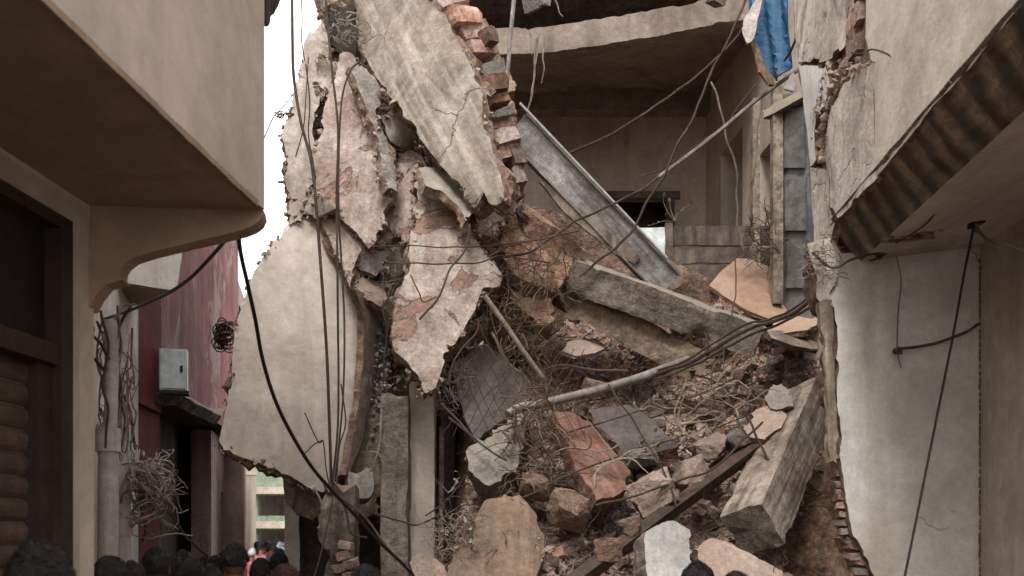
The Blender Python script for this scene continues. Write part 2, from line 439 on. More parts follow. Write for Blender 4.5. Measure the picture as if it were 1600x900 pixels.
m_stone = mat('rubble_stone', (.54, .34, .235), (.40, .235, .155), (.62, .46, .36), streak=.3, scale=5, speck=.3, bump=.7, bscale=30, bdist=.015, vary=.35, dust=((.44, .34, .27), .5))
m_soil = mat('brown_rubble_soil', (.42, .255, .165), (.29, .165, .105), (.52, .35, .25), streak=.6, scale=5, speck=.5, bump=1.0, bscale=18, bdist=.04, dust=((.3, .21, .155), .5))
m_wood = mat('grey_brown_wood', (.19, .145, .115), (.13, .095, .075), (.06, .045, .035), streak=.9, scale=3, speck=.2, bump=.6, axis='X', bscale=20, weave=1, rough=.8)
m_woodpale = mat('pale_weathered_wood', (.40, .32, .25), (.3, .235, .18), (.13, .1, .075), streak=.9, scale=4, speck=.2, bump=.6, bscale=20, weave=1, rough=.8)
m_door = mat('grey_blue_door_paint', (.21, .205, .20), (.15, .148, .145), (.09, .075, .065), streak=.8, scale=2.2, speck=.15, bump=.3, axis='Z', rough=.6)
m_room = mat('dull_room_plaster', (.60, .50, .41), (.53, .44, .355), (.30, .23, .17), streak=.35, scale=.8, speck=.08, bump=.25, axis='Z', dark=(.1, .07, .055), dark_t=.7)
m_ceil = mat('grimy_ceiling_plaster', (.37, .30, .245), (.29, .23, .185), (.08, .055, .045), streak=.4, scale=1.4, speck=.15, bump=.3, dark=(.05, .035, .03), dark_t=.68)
m_hollowshade = mat('hollow_shade_plaster', (.045, .035, .03), (.03, .024, .02), (.08, .06, .05), streak=.5, scale=2, speck=.3, bump=.5)  # near-black colour standing in for the shade inside hollows
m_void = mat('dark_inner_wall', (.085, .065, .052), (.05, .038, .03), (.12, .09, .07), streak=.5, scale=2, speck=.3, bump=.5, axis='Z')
m_rb = mat('stained_cream_wall', (.74, .66, .56), (.69, .60, .505), (.42, .31, .22), streak=.42, scale=1.0, speck=.08, bump=.3, axis='Z', flake=(.4, .34, .28), flake_t=.7, dark=(.2, .14, .1), dark_t=.73)
m_rbs = mat('stained_flaking_wall', (.72, .65, .57), (.62, .54, .46), (.30, .22, .165), streak=.4, scale=1.6, speck=.2, bump=.6, flake=(.40, .33, .27), flake_t=.57, dark=(.1, .075, .06), dark_t=.67, crack=1.6)
m_rwhite = mat('blue_white_wash', (.74, .71, .675), (.64, .59, .54), (.42, .33, .25), streak=.62, scale=.75, speck=.08, bump=.3, flake=(.46, .39, .33), flake_t=.66, dark=(.22, .155, .11), dark_t=.69, crack=.8)
m_rbeige = mat('beige_side_wall_paint', (.52, .44, .37), (.46, .385, .32), (.18, .13, .1), streak=.3, scale=1, speck=.06, bump=.2, axis='Z')
m_rsof = mat('grey_brown_soffit', (.58, .50, .45), (.52, .44, .39), (.15, .11, .09), streak=.3, scale=.8, speck=.06, bump=.15)
m_mouldband = mat('banded_mouldy_underside', (.42, .31, .225), (.30, .215, .15), (.10, .07, .05), streak=.5, scale=1.6, speck=.25, bump=.6, bscale=20, bdist=.02, bands=1.55)
m_mould = mat('mouldy_beam_underside', (.36, .26, .185), (.24, .17, .12), (.07, .05, .038), streak=.7, scale=2, speck=.4, bump=.8, bscale=20, bdist=.02)
m_shut = mat('rusty_brown_shutter_paint', (.115, .072, .05), (.085, .052, .037), (.045, .03, .022), streak=.5, scale=3, speck=.2, bump=.25, rough=.55, axis='Z')
m_shutframe = mat('dark_brown_frame', (.05, .028, .02), (.035, .02, .015), rough=.6, bump=.2, speck=.2)
m_panel = mat('near_black_panel', (.022, .015, .013), (.016, .011, .01), rough=.5, bump=.1, speck=.2)
m_pipe = mat('grey_white_plastic_pipe', (.50, .46, .43), (.4, .36, .33), (.22, .17, .14), streak=.5, scale=3, speck=.12, bump=.15, axis='Z', rough=.5)
m_red = mat('faded_red_paint', (.40, .165, .155), (.31, .11, .10), (.46, .34, .32), streak=.35, scale=1.3, speck=.15, bump=.3, axis='Z', flake=(.42, .30, .28), flake_t=.56, flake_scale=1.2, dark=(.1, .05, .045), dark_t=.64)
m_reddark = mat('deep_red_paint', (.23, .035, .028), (.15, .025, .02), (.08, .03, .025), streak=.6, scale=2, speck=.15, bump=.25, axis='Z')
m_pinkwall = mat('faded_pink_wall', (.42, .29, .265), (.35, .23, .21), (.45, .36, .33), streak=.8, scale=1.4, speck=.15, bump=.25, axis='Z', dark=(.13, .08, .07), dark_t=.66)
m_farpale = mat('far_pale_wall', (.55, .46, .38), (.46, .38, .31), (.3, .23, .18), streak=.4, axis='Z', bump=.2)
m_green = mat('faded_green_paint', (.22, .27, .19), (.15, .19, .14), (.3, .32, .24), streak=.4, axis='Z', bump=.2)
m_cable = mat('black_cable_rubber', (.03, .022, .02), (.02, .016, .014), rough=.5, bump=.1, speck=.2)
m_wire = mat('brown_rusty_wire', (.10, .065, .048), (.06, .04, .03), rough=.8, bump=.3, speck=.3)
m_wirepale = mat('pale_dusty_wire', (.30, .25, .21), (.2, .16, .13), rough=.8, bump=.3, speck=.3)
m_twig = mat('dry_brown_twig', (.19, .125, .085), (.12, .075, .05), (.3, .22, .16), streak=.3, scale=4, speck=.3, rough=.9, bump=.5)
m_twigpale = mat('pale_dry_twig', (.36, .28, .215), (.25, .185, .14), rough=.9, bump=.5, speck=.3)
m_leaf = mat('dead_yellow_leaf', (.42, .28, .12), (.3, .19, .09), rough=.8, bump=.3, vary=.2)
m_leafpale = mat('withered_pale_leaf', (.38, .31, .23), (.28, .21, .15), rough=.8, bump=.3, vary=.2)
m_blue = mat('blue_plastic_sheet', (.012, .095, .21), (.01, .065, .15), (.25, .33, .4), streak=.25, scale=4, speck=.15, rough=.5, bump=.3)
m_cloth = mat('pale_torn_cloth', (.48, .42, .38), (.35, .29, .26), rough=.9, bump=.4)
m_steelpipe = mat('dusty_steel_pipe', (.33, .29, .265), (.22, .185, .165), (.1, .075, .06), streak=.6, scale=4, speck=.2, rough=.55, bump=.3)
m_boxwhite = mat('pale_blue_metal_box', (.62, .67, .67), (.52, .57, .57), (.25, .24, .22), streak=.4, scale=3, speck=.1, rough=.5, bump=.1, axis='Z')
m_asph = mat('dusty_alley_ground', (.14, .11, .09), (.1, .08, .065), (.2, .16, .13), streak=.4, scale=2, speck=.3, bump=.5)
m_skin = mat('brown_skin', (.20, .10, .062), (.17, .085, .052), rough=.6, bump=.1, speck=.05)
m_hair = mat('black_hair', (.022, .016, .014), (.012, .009, .008), rough=.45, bump=.8, bscale=60, speck=.3)
def cl(n, c): return mat(n, c, tuple(k*.8 for k in c), rough=.9, bump=.3, speck=.1)
m_cloths = [cl('dark_blue_shirt_cloth', (.03, .05, .12)), cl('pink_cloth', (.42, .13, .16)), cl('orange_cloth', (.5, .17, .03)),
            cl('white_shirt_cloth', (.5, .5, .5)), cl('maroon_cloth', (.16, .03, .03)), cl('light_blue_cloth', (.15, .3, .5)), cl('brown_cloth', (.12, .08, .05))]
m_trous = cl('dark_trouser_cloth', (.03, .03, .035))

# ---------------------------------------------------------------- ground
g = MB(); g.quad((-150, -60, 0), (150, -60, 0), (150, 200, 0), (-150, 200, 0)); tag(g.build('ground', m_asph, origin=(0, 0, 0)), kind='structure')
g = MB(); g.quad((-2.7, -10, .004), (2.6, -10, .004), (1.5, 9, .004), (-3, 9, .004)); g.quad((-3, 9, .004), (1.5, 9, .004), (-5.5, 36, .004), (-9.2, 36, .004))
tag(g.build('alley_pavement', m_asph, origin=(0, 0, 0)), kind='structure')

# ================================================================ LEFT BUILDING (beige, balcony and shutter)
lb = empty('beige_building', (-2.2, 0, 0), -math.atan(.094))
tag(lb, 'smooth beige building at the left with an overhanging balcony and a brown roller shutter', 'building')
def lpart(b, name, mats, sharp=35): return b.build(name, mats, lb, origin=(0, 0, 0), sharp=sharp, local=True)
b = MB(); b.box((-.3, -4, 3.02), (0, 4.28, 9)); b.box((-.3, 4.19, 0), (0, 4.28, 3.02)); b.box((-.3, -4, 0), (0, .8, 3.02)); lpart(b, 'front_wall', m_lb)
b = MB(); b.box((-3.2, 4.28, 0), (-.0, 4.4, 8.5)); b.box((-3.2, -4, 0), (-3.0, 4.28, 8.5)); lpart(b, 'end_wall', m_lb)
b = MB()
for i in range(26):
    for j in range(4):
        x0, x1, y0, y1 = .003+.714*j/4, .003+.714*(j+1)/4, -3+7.48*i/26, -3+7.48*(i+1)/26
        f = lambda x, y: 3.14+.006*nz((x, y, 0), 2)+.03*math.exp(-((x-0.0)/.08)**2)*0
        b.quad((x0, y0, f(x0, y0)), (x0, y1, f(x0, y1)), (x1, y1, f(x1, y1)), (x1, y0, f(x1, y0)))
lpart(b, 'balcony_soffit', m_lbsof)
b = MB(); b.box((.62, -3, 3.142), (.72, 4.485, 5.6)); b.box((0, 4.385, 3.142), (.62, 4.485, 5.6)); lpart(b, 'balcony_front', m_lb)
b = MB()
for i in range(60):
    y = .3+4.1*i/60
    b.box((.700+.006*nz((y, 1, 1), 9), y, 3.126+.006*nz((y, 2, 1), 7)), (.7235, y+.066, 3.150+.008*nz((y, 2, 7), 5)))
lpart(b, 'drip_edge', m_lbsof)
# curved end bracket
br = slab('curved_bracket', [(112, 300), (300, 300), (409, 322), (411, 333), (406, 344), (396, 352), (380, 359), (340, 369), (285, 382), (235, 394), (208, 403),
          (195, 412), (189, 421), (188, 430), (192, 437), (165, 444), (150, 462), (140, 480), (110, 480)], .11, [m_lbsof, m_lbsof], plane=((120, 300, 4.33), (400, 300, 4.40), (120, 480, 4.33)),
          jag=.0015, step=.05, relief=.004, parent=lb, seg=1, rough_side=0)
b = MB(); b.box((-.12, .8, 2.97), (.02, 4.19, 3.019)); b.box((-.12, 4.10, 0), (.022, 4.188, 2.968)); b.box((-.12, .8, 2.42), (.012, 4.098, 2.50)); lpart(b, 'shutter_frame', m_shutframe)
b = MB(); b.box((-.13, .8, 2.50), (-.05, 4.10, 2.97)); b.box((-.05, 1.8, 2.50), (-.04, 1.83, 2.97)); b.box((-.05, 3.0, 2.50), (-.04, 3.03, 2.97)); lpart(b, 'fanlight_panel', m_panel)
sh = empty('roller_shutter', (-.075, 0, 0), parent=lb)
b = MB(); prof = [(-.006, 0), (.004, .004), (.013, .02), (.017, .04), (.017, .056), (.012, .072), (.002, .081), (-.006, .082), (-.006, .09)]
for k in range(len(prof)-1):
    (xa, za), (xb, zb) = prof[k], prof[k+1]
    for (ya, yb) in ((.8, 2), (2, 3), (3, 4.0)):
        b.quad((xa, ya, za), (xa, yb, za), (xb, yb, zb), (xb, ya, zb))
b.quad((0, .8, 0), (0, .8, .09), (0, 4, .09), (0, 4, 0))
sl0 = b.build('slat', m_shut, sh, origin=(0, 0, 0), sharp=50, local=True)
for i in range(27):
    o = sl0 if i == 0 else sl0.copy()
    if i: COL.objects.link(o); o.parent = sh
    o.location = (0, 0, .0+i*.0897)
b = MB(); b.box((-.02, 4.0, 0), (.06, 4.10, 2.42)); b.build('guide_rail', m_shutframe, sh, origin=(0, 0, 0), local=True)

# ---------------------------------------------------------------- next building on the left, white washed, bending away
nb_ = empty('whitewashed_building', P(118, 845, 4.7)*1)
nb_.location.z = 0
tag(nb_, 'narrow whitewashed building just beyond the beige one, hung with pipes and cables', 'building')
A = P(104, 845, 4.55); Bp = P(152, 845, 6.3); C = P(216, 845, 8.9)
def wseg(name, a, b_, z0, z1, m, parent, holes=(), th=.25):
    a = Vector((a.x, a.y, z0)); b_ = Vector((b_.x, b_.y, z0)); U = (b_-a); L = U.length; U.normalize()
    Nn = Vector((-U.y, U.x, 0))
    if Nn.dot(a-Vector((0, 0, z0))) < 0: Nn = -Nn
    return wall(name, a, U, L, z1-z0, list(holes), th, m, parent, Nn)
wseg('pilaster_wall', A, Bp, 0, 6, m_lb, nb_)
wseg('side_wall', Bp+Vector((-.12, .1, 0)), C, 0, 6, m_rwhite, nb_)
slab('balcony_front', [(150, 330, 7.6), (286, 330, 8.0), (284, 400, 8.0), (279, 438, 8.0), (275, 455, 8.0), (190, 441, 7.7), (150, 436, 7.6)], .1, [m_rwhite, m_lbsof], jag=.004, step=.1, parent=nb_)
slab('balcony_soffit', [(150, 434, 7.62), (190, 441, 7.72), (275, 455, 8.02), (215, 476, 8.5), (145, 495, 8.9), (118, 478, 8.3)], .12, [m_lbsof, m_lbsof], jag=.004, step=.1, parent=nb_)

def thing_tube(name, pts, r, m, label, cat, group=None, n=6, sn=8, smooth=True, jitter=0, taper=1.0, kids=None):
    p = spline(pts, sn) if smooth and len(pts) > 2 else [Vector(q) for q in (spline(pts, sn) if jitter else pts)]
    if jitter:
        s = random.random()*50
        p = [q+Vector((nz(q, 6, s), nz(q, 6, s+7), nz(q, 6, s+13)))*jitter for q in p]
    b = MB(); b.tube(p, r, n, taper=taper); o = b.build(name, m); tag(o, label, cat, group); return o
def pp(l, y0=None, y1=None):
    """list of photo directions with distance; with y0,y1 the distance runs evenly"""
    if y0 is None: return [P(*q) for q in l]
    return [P(q[0], q[1], y0+(y1-y0)*i/(len(l)-1)) for i, q in enumerate(l)]

# drain pipes (the wide one > sockets, clips)
dp = empty('drainpipe', P(168, 845, 5.3)); dp.location.z = 0
tag(dp, 'wide grey white drainpipe standing beside the shuttered beige building', 'pipe')
x, y = P(166, 845, 5.3).xy
b = MB(); b.tube([(x+.0, y, 0), (x+.005, y, 1.2), (x+.012, y, 2.2)], .052, 14); b.build('lower_pipe', m_pipe, dp, sharp=50)
b = MB(); b.tube([(x+.018, y, 2.2), (x+.03, y, 2.6), (x+.02, y, 2.86)], .034, 12); b.build('upper_pipe', m_pipe, dp, sharp=50)
for z in (2.18, 1.1):
    b = MB(); b.tube([(x+.01, y, z), (x+.01, y, z+.12)], .062, 14); b.build('socket', m_pipe, dp, sharp=50)
x2, y2 = P(196, 845, 6.2).xy
dp = empty('drainpipe.001', (x2, y2, 0)); tag(dp, 'thinner stained drainpipe right behind the wide grey white one', 'pipe')
b = MB(); b.tube([(x2, y2, 0), (x2-.01, y2, 1.6), (x2-.02, y2, 3.08)], .042, 12); b.build('pipe_run', m_pipe, dp, sharp=50)
for z in (.9, 1.75, 2.5):
    b = MB(); b.tube([(x2-.008, y2, z), (x2-.01, y2, z+.1)], .052, 12); b.build('socket', m_rbeige, dp, sharp=50)

# cables tangled round the pipes: countable thick ones as things
cabs = [([(125, 440), (140, 500), (150, 530), (170, 560)], 4.6, 5.2, 'black cable hanging down the wall edge beside the brown shutter frame'),
        ([(160, 485), (168, 540), (160, 600), (172, 640), (165, 700)], 5.0, 5.1, 'brown cable looped down the front of the wide drainpipe'),
        ([(182, 480), (188, 540), (180, 590), (192, 660), (188, 720)], 5.6, 5.6, 'dark cable hanging between the two drainpipes'),
        ([(205, 480), (190, 500), (176, 540), (186, 600), (205, 650), (212, 700)], 5.6, 6.2, 'dark cable crossing the thinner drainpipe from its top'),
        ([(150, 500), (160, 520), (180, 500), (190, 480), (212, 478)], 5.1, 6.0, 'short cable bridging the top of the drainpipes under the canopy'),
        ([(152, 560), (165, 575), (176, 560), (184, 600), (190, 640)], 5.1, 5.7, 'brown cable sagging across the wide drainpipe at its socket'),
        ([(205, 690), (235, 720), (265, 730), (292, 765)], 6.2, 7.2, 'pale wire fanning out to the right from the tangle low on the left'),
        ([(215, 740), (245, 745), (270, 760), (285, 800)], 6.2, 7.0, 'pale wire drooping from the bottom of the grey tangle'),
        ([(210, 810), (240, 838), (270, 835), (300, 838)], 6.2, 7.2, 'lowest pale wire sagging above the crowd on the left'),
        ([(205, 770), (225, 810), (222, 850)], 6.2, 6.6, 'wire hanging straight down toward the heads left of the red building'),
        ([(250, 760), (262, 800), (300, 850), (325, 868)], 6.4, 8.0, 'long thin wire slanting down right in front of the dark doorway')]
for c, a, d, l in cabs:
    q = 'pale' in l
    thing_tube('wall_cable', pp(c, a, d), random.uniform(.005, .011) if not q else .006, m_wirepale if q else m_wire, l, 'cable', 'cables hung along the left wall', jitter=.02)
# yellowish and grey cable coils: one tangle nobody could count
b = MB(); random.seed(5)
for i in range(46):
    cx, cy = random.gauss(226, 9), random.gauss(755, 22); Y0 = 6.1+random.random()*.3; c = P(cx, cy, Y0); r = random.uniform(.03, .13); n = 12; ph = random.random()*6
    ax = Vector((random.gauss(0, 1), random.gauss(0, .5), random.gauss(0, .6))).normalized(); u = ax.cross(Vector((0, 1, .1))).normalized(); v = ax.cross(u)
    b.tube([c+(u*math.cos(ph+k*.55)*r*(1+.2*math.sin(k))+v*math.sin(ph+k*.55)*r*1.5) for k in range(n)], random.uniform(.003, .008), 5)
for i in range(30):
    x0 = random.uniform(158, 208); y0 = random.uniform(485, 640); pts = [(x0+random.gauss(0, 7)*(k > 0), y0+k*random.uniform(14, 30)) for k in range(8)]
    b.tube(spline(pp(pts, 5.2+random.random()*.7, 5.4+random.random()*.7), 3), random.uniform(.002, .006), 4)
for i in range(26):
    x0, y0 = random.uniform(215, 240), random.uniform(715, 790); a = random.uniform(-.6, .9); pts = [(x0+k*random.uniform(6, 12), y0+k*9*a+k*k*random.uniform(-.3, .8)) for k in range(6)]
    b.tube(spline(pp(pts, 6.2, 6.6+random.random()), 3), random.uniform(.002, .006), 4)
tag(b.build('cable_tangle', m_wirepale), 'grey tangle of loose cables and coils beside the drainpipes', 'cables', kind='stuff')
b = MB()
for i in range(34):
    c = P(random.gauss(349, 6), random.gauss(525, 9), 11.6+random.random()*.3); r = random.uniform(.03, .1)
    b.tube([c+Vector((math.cos(k*.7)*r, random.uniform(-.05, .05), math.sin(k*.7)*r)) for k in range(9)], .008, 4)
tag(b.build('cable_tangle', m_wire), 'dark ball of wiring stuck to the faded red wall', 'cables', kind='stuff')

# ================================================================ RED BUILDING
rb_ = empty('red_building', P(232, 845, 9.2)); rb_.location.z = 0
tag(rb_, 'faded red and pink building at the alley bend with dark recessed ground floor', 'building')
p0, p1, p2, p3 = P(212, 845, 9.0), P(252, 845, 9.9), P(300, 845, 11.2), P(372, 845, 14.5)
wseg('corner_column', p0, p1, 2.95, 7, m_reddark, rb_)
wseg('lower_column', p0+Vector((-.05, .1, 0)), p1+Vector((-.05, .1, 0)), 0, 2.95, m_reddark, rb_)
wseg('upper_wall', p1, p3, 3.2, 6.3, m_red, rb_, holes=[(2.35, 2.75, 4.3, 5.2), (.5, .95, 4.0, 5.2)])
U = (p3-p1).normalized(); back = Vector((-U.y, U.x, 0)); back = back if back.x < 0 else -back
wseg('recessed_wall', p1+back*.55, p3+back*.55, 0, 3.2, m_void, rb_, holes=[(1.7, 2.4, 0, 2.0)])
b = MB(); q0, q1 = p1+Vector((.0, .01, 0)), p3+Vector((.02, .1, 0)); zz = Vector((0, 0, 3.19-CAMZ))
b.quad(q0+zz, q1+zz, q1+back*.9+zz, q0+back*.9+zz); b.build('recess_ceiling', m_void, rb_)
wseg('recess_end_wall', p3+back*.6, p3+Vector((.05, .03, 0)), 0, 3.2, m_pinkwall, rb_)
wseg('pink_upper_wall', p3+Vector((-.15, .05, 0)), P(384, 845, 17.5), 3.15, 5.8, m_pinkwall, rb_)
wseg('pink_lower_wall', P(330, 845, 13.2), P(384, 845, 17.5), 0, 3.15, m_pinkwall, rb_, holes=[(1.0, 1.7, 1.1, 2.4), (2.6, 3.2, 1.1, 2.4)])
slab('canopy', [P(250, 610, 9.6), P(292, 622, 10.2), P(346, 650, 12.4), P(350, 640, 13.3), P(260, 600, 10.8)], .12, [m_conc, m_conc], jag=.01, parent=rb_)
for k, u in enumerate(()):
    o = P(264+u*38, 560+k*30, 10.0+u*1.3)
    b = MB(); b.box((-.03, -.02, -.5), (.03, .02, .6), M=Matrix.Translation(o)); b.build('rib', m_pinkwall, rb_)
mb_ = empty('meter_box', P(271, 612, 9.7)); tag(mb_, 'pale blue white metal box mounted on the red wall', 'box')
c = P(271, 578, 9.7); Mx = Matrix.Translation(c) @ Matrix.Rotation(R(14), 4, 'Z')
b = MB(); b.box((-.125, 0, -.19), (.125, .16, .2), M=Mx); b.build('case', m_boxwhite, mb_)
b = MB(); b.box((-.112, -.015, -.175), (.112, -.003, .185), M=Mx); b.build('door', m_boxwhite, mb_)
b = MB(); b.box((.06, -.026, -.02), (.085, -.016, .04), M=Mx); b.build('latch', m_shutframe, mb_)
b = MB(); b.box((-.14, -.02, -.225), (.14, .17, -.195), M=Mx); b.build('bracket', m_shutframe, mb_)
slab('dark_awning', [(414, -60, 4.9), (470, -60, 5.2), (440, 0, 5.2), (428, 22, 5.1), (418, 42, 4.95), (413, 30, 4.9)], .05, [m_shutframe]*2, jag=.006)
tag(bpy.data.objects['dark_awning'], 'dark brown awning corner poking out above the beige balcony', 'awning')
# far end of the alley
fb_ = empty('pale_far_building', P(385, 845, 24)); fb_.location.z = 0
tag(fb_, 'pale building closing the left side at the far end of the alley', 'building')
wseg('front_wall', P(372, 845, 22), P(400, 845, 30), 0, 3.9, m_farpale, fb_, holes=[(2.0, 3.0, 1.3, 2.6)])
slab('cornice', [P(372, 742, 21.6), P(402, 742, 29.6), P(402, 736, 30.2), P(372, 736, 22.2)], .15, [m_farpale]*2, jag=.005, step=.4, parent=fb_)
gb = empty('green_shopfront', P(425, 845, 36)); gb.location.z = 0
tag(gb, 'green painted shopfront with a shaded opening closing the end of the alley', 'building')
a, b2 = P(392, 845, 36), P(470, 845, 36)
wseg('front_wall', a, b2, 0, 4.6, m_green, gb, holes=[(.25, 1.5, 1.0, 2.1), (.25, 1.5, 2.6, 3.3)])
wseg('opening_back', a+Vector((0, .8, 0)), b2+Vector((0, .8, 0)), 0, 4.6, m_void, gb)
b = MB(); b.box((a.x+.1, 35.5, 2.15), (b2.x, 35.98, 2.4)); b.build('awning_board', m_farpale, gb)
b = MB(); b.box((a.x+.1, 35.6, 3.35), (b2.x, 35.98, 3.6)); b.build('fascia_board', m_farpale, gb)
sb = empty('cream_end_building', P(470, 845, 30)); sb.location.z = 0
tag(sb, 'cream wall standing just behind the hanging panel at the end of the alley', 'building')
wseg('front_wall', P(474, 845, 14), P(476, 845, 28), 0, 3.4, m_farpale, sb)

# ================================================================ RIGHT BUILDING
rt = empty('stained_cream_building', (1.61, 0, 0), -math.atan(.044))
tag(rt, 'stained cream building at the right with broken edge and sloping dark balcony underside', 'building')
n_f = Vector((1, -.044, 0)).normalized(); pf = Vector((1.61, 0, 0))
def FP(px, py, off=0): return onplane(px, py, pf+n_f*off, n_f)      # point on the alley face of this building
def FZ(px, z, off=0):
    q = FP(px, 845, off); return Vector((q.x, q.y, z))
Zb = 3.585
ydir = Vector((.044, 1, 0)).normalized()
core_pts = [FZ(1620, Zb, .04), FZ(1620, 6.2, .04), FZ(1236, 6.2, .04), FP(1240, 60, .04), FP(1256, 160, .04), FP(1270, 250, .04), FP(1272, 330, .04), FP(1290, 392, .04), FP(1302, 352, .04)]
slab('core_wall', core_pts, .24, [m_core, m_core], jag=.03, step=.07, relief=.02, parent=rt)
p_ = lambda pts, off=0: [q if isinstance(q, Vector) else FP(q[0], q[1], off) for q in pts]
slab('front_plaster', p_([FZ(1700, Zb), FZ(1700, 6.2), FZ(1358, 6.2), (1352, 60), (1362, 92), (1366, 160), (1366, 280)]), .04, [m_rb, m_core], jag=.006, step=.07, relief=.006, parent=rt)
slab('cracked_plaster', p_([(1363, 95), (1370, 278), (1345, 305), (1306, 346), (1297, 322), (1298, 282), (1290, 240), (1294, 190), (1300, 165), (1318, 130), (1340, 104)], -.004), .045, [m_rbs, m_core], jag=.012, step=.05, relief=.01, parent=rt)
slab('upper_plaster', p_([FZ(1325, 6.2), FZ(1238, 6.2), (1242, 60), (1247, 96), (1280, 98), (1300, 92), (1322, 70), (1322, 40)], -.002), .045, [m_rbs, m_core], jag=.012, step=.05, relief=.008, parent=rt)
slab('edge_plaster', p_([(1248, 100), (1290, 104), (1296, 130), (1288, 165), (1275, 182), (1272, 205), (1274, 250), (1266, 262), (1258, 180)], 0), .045, [m_rwhite, m_core], jag=.008, step=.05, relief=.006, parent=rt)
slab('lower_plaster', p_([(1266, 262), (1296, 268), (1297, 330), (1304, 350), (1296, 384), (1276, 390), (1268, 330)], 0), .045, [m_rbs, m_core], jag=.01, step=.05, relief=.008, parent=rt)
# dark sloping underside of the balcony edge: prism in the building's own directions
b = MB(); Ya = [2.2+3.83*i/240 for i in range(241)]
def ed(i, t, k=0.0):
    y = Ya[i]; x = 1.61+.044*y
    a = Vector((x, y, Zb-.002)); c2 = Vector((x+.185, y+.02, 3.37))
    ph = y*33+1.5*math.sin(y*1.7)+3.0*(t-.15)**2*1.6-1.2*t; s = .050*(abs(math.sin(ph*.5))**.7-.5)*math.sin(math.pi*min(1, t*1.0+.03))*(.6+.6*nz((y, 0, 5), 1.5))+.010*fb((y, t, 0), 4, 4)
    n = Vector((-.75, 0, -.66)); return a.lerp(c2, t)+n*s
for i in range(240):
    for j in range(12): b.quad(ed(i, j/12), ed(i, (j+1)/12), ed(i+1, (j+1)/12), ed(i+1, j/12))
e = MB()
o = b.build('mouldy_edge_beam', m_mouldband, rt, sharp=None); 
for p in o.data.polygons: p.use_smooth = True
b = MB()
for i in range(60):
    y = 2.6+3.38*i/60; x = 1.61+.044*y
    w_ = .010+.012*abs(nz((y, 0, 0), 6)); z = Zb+.006*nz((y, 3, 0), 5)
    b.quad((x-.012, y, z+.012), (x-.012+.0025, y+.0564, z+.012), (x+w_, y+.0564, z-.012), (x+w_, y, z-.012))
b.build('drip_edge', m_conc, rt, sharp=None)
# soffit, wall facing the camera, side wall
Y6 = 6.05
q0 = P(1345, 845, Y6); qc = P(1531, 845, Y6)
b = MB()
def sX(y): return 1.61+.044*y+.184
def wX(y): return qc.x-(Y6-y)*.02
for i in range(20):
    ya, yb = 1.5+(Y6-1.5)*i/20, 1.5+(Y6-1.5)*(i+1)/20
    b.quad((sX(ya), ya, 3.372), (wX(ya)+.0, ya, 3.46), (wX(yb), yb, 3.46), (sX(yb), yb, 3.372))
b.build('soffit', m_rsof, rt)
pw = slab('facing_wall', [(1262, 395), (1300, 398), (1345, 392), (1350, 384), (1535, 384), (1550, 700), (1565, 1300), (1400, 1300), (1386, 960), (1368, 902), (1350, 868), (1334, 838), (1324, 790), (1316, 735), (1312, 712),
      (1309, 640), (1306, 560), (1303, 480), (1290, 470), (1284, 440)], .1, [m_rwhite, m_core], plane=((1300, 400, Y6), (1500, 400, Y6), (1300, 800, Y6)), jag=.008, step=.06, relief=.006, parent=rt, rough_side=.012)
slab('wall_core', [(1268, 400, Y6+.11), (1530, 400, Y6+.11), (1560, 1300, Y6+.11), (1392, 1300, Y6+.11), (1372, 960, Y6+.11), (1350, 905, Y6+.11), (1330, 870, Y6+.11), (1314, 840, Y6+.11), (1306, 770, Y6+.11), (1300, 730, Y6+.11), (1296, 600, Y6+.11), (1285, 480, Y6+.11)],
      .18, [m_core, m_core], jag=.03, step=.08, relief=.02, parent=rt, rough_side=.03)
# the long splintered plaster strip on the broken edge
slab('edge_strip', [(1281, 470), (1299, 468), (1303, 560), (1308, 640), (1312, 714), (1308, 724), (1296, 722), (1290, 600), (1284, 520)], .05, [m_woodpale, m_woodpale], plane=((1300, 400, Y6-.02), (1500, 400, Y6-.02), (1300, 800, Y6-.02)), jag=.01, step=.05, relief=.01, parent=rt)
slab('edge_render', [(1262, 380), (1300, 372), (1312, 400), (1306, 440), (1302, 476), (1280, 470), (1276, 430)], .06, [m_rbs, m_core], plane=((1300, 400, Y6-.03), (1500, 400, Y6-.03), (1300, 800, Y6-.03)), jag=.02, step=.05, relief=.02, parent=rt)
b = MB()
for i in range(16):
    ya, yb = 1.5+(Y6-1.5)*i/16, 1.5+(Y6-1.5)*(i+1)/16
    for j in range(8):
        za, zb = 3.458*j/8, 3.458*(j+1)/8
        b.quad((wX(ya)+.0, ya, za), (wX(ya), ya, zb), (wX(yb), yb, zb), (wX(yb), yb, za))
b.build('side_wall', m_rbeige, rt)
# mass of the building behind (keeps daylight out from the right)
b = MB(); b.box((qc.x+.25, 1.0, 0), (6, Y6, 6.4)); b.box((3.6, Y6, 0), (6.0, 14, 9)); b.build('inner_mass', m_core, rt)
b = MB(); b.box((1.9, 1.5, 3.62), (3.0, Y6+.3, 3.75)); b.build('balcony_slab', m_conc, rt)
# dirty corner line
b = MB()
for i in range(70):
    z = .5+2.9*i/70
    b.box((wX(Y6)-.006-.006*abs(nz((z, 1, 0), 9)), Y6-.012, z), (wX(Y6)+.004, Y6-.002, z+.043*random.uniform(.5, 1)))
tag(b.build('corner_grime', m_mould, rt), kind='stuff')

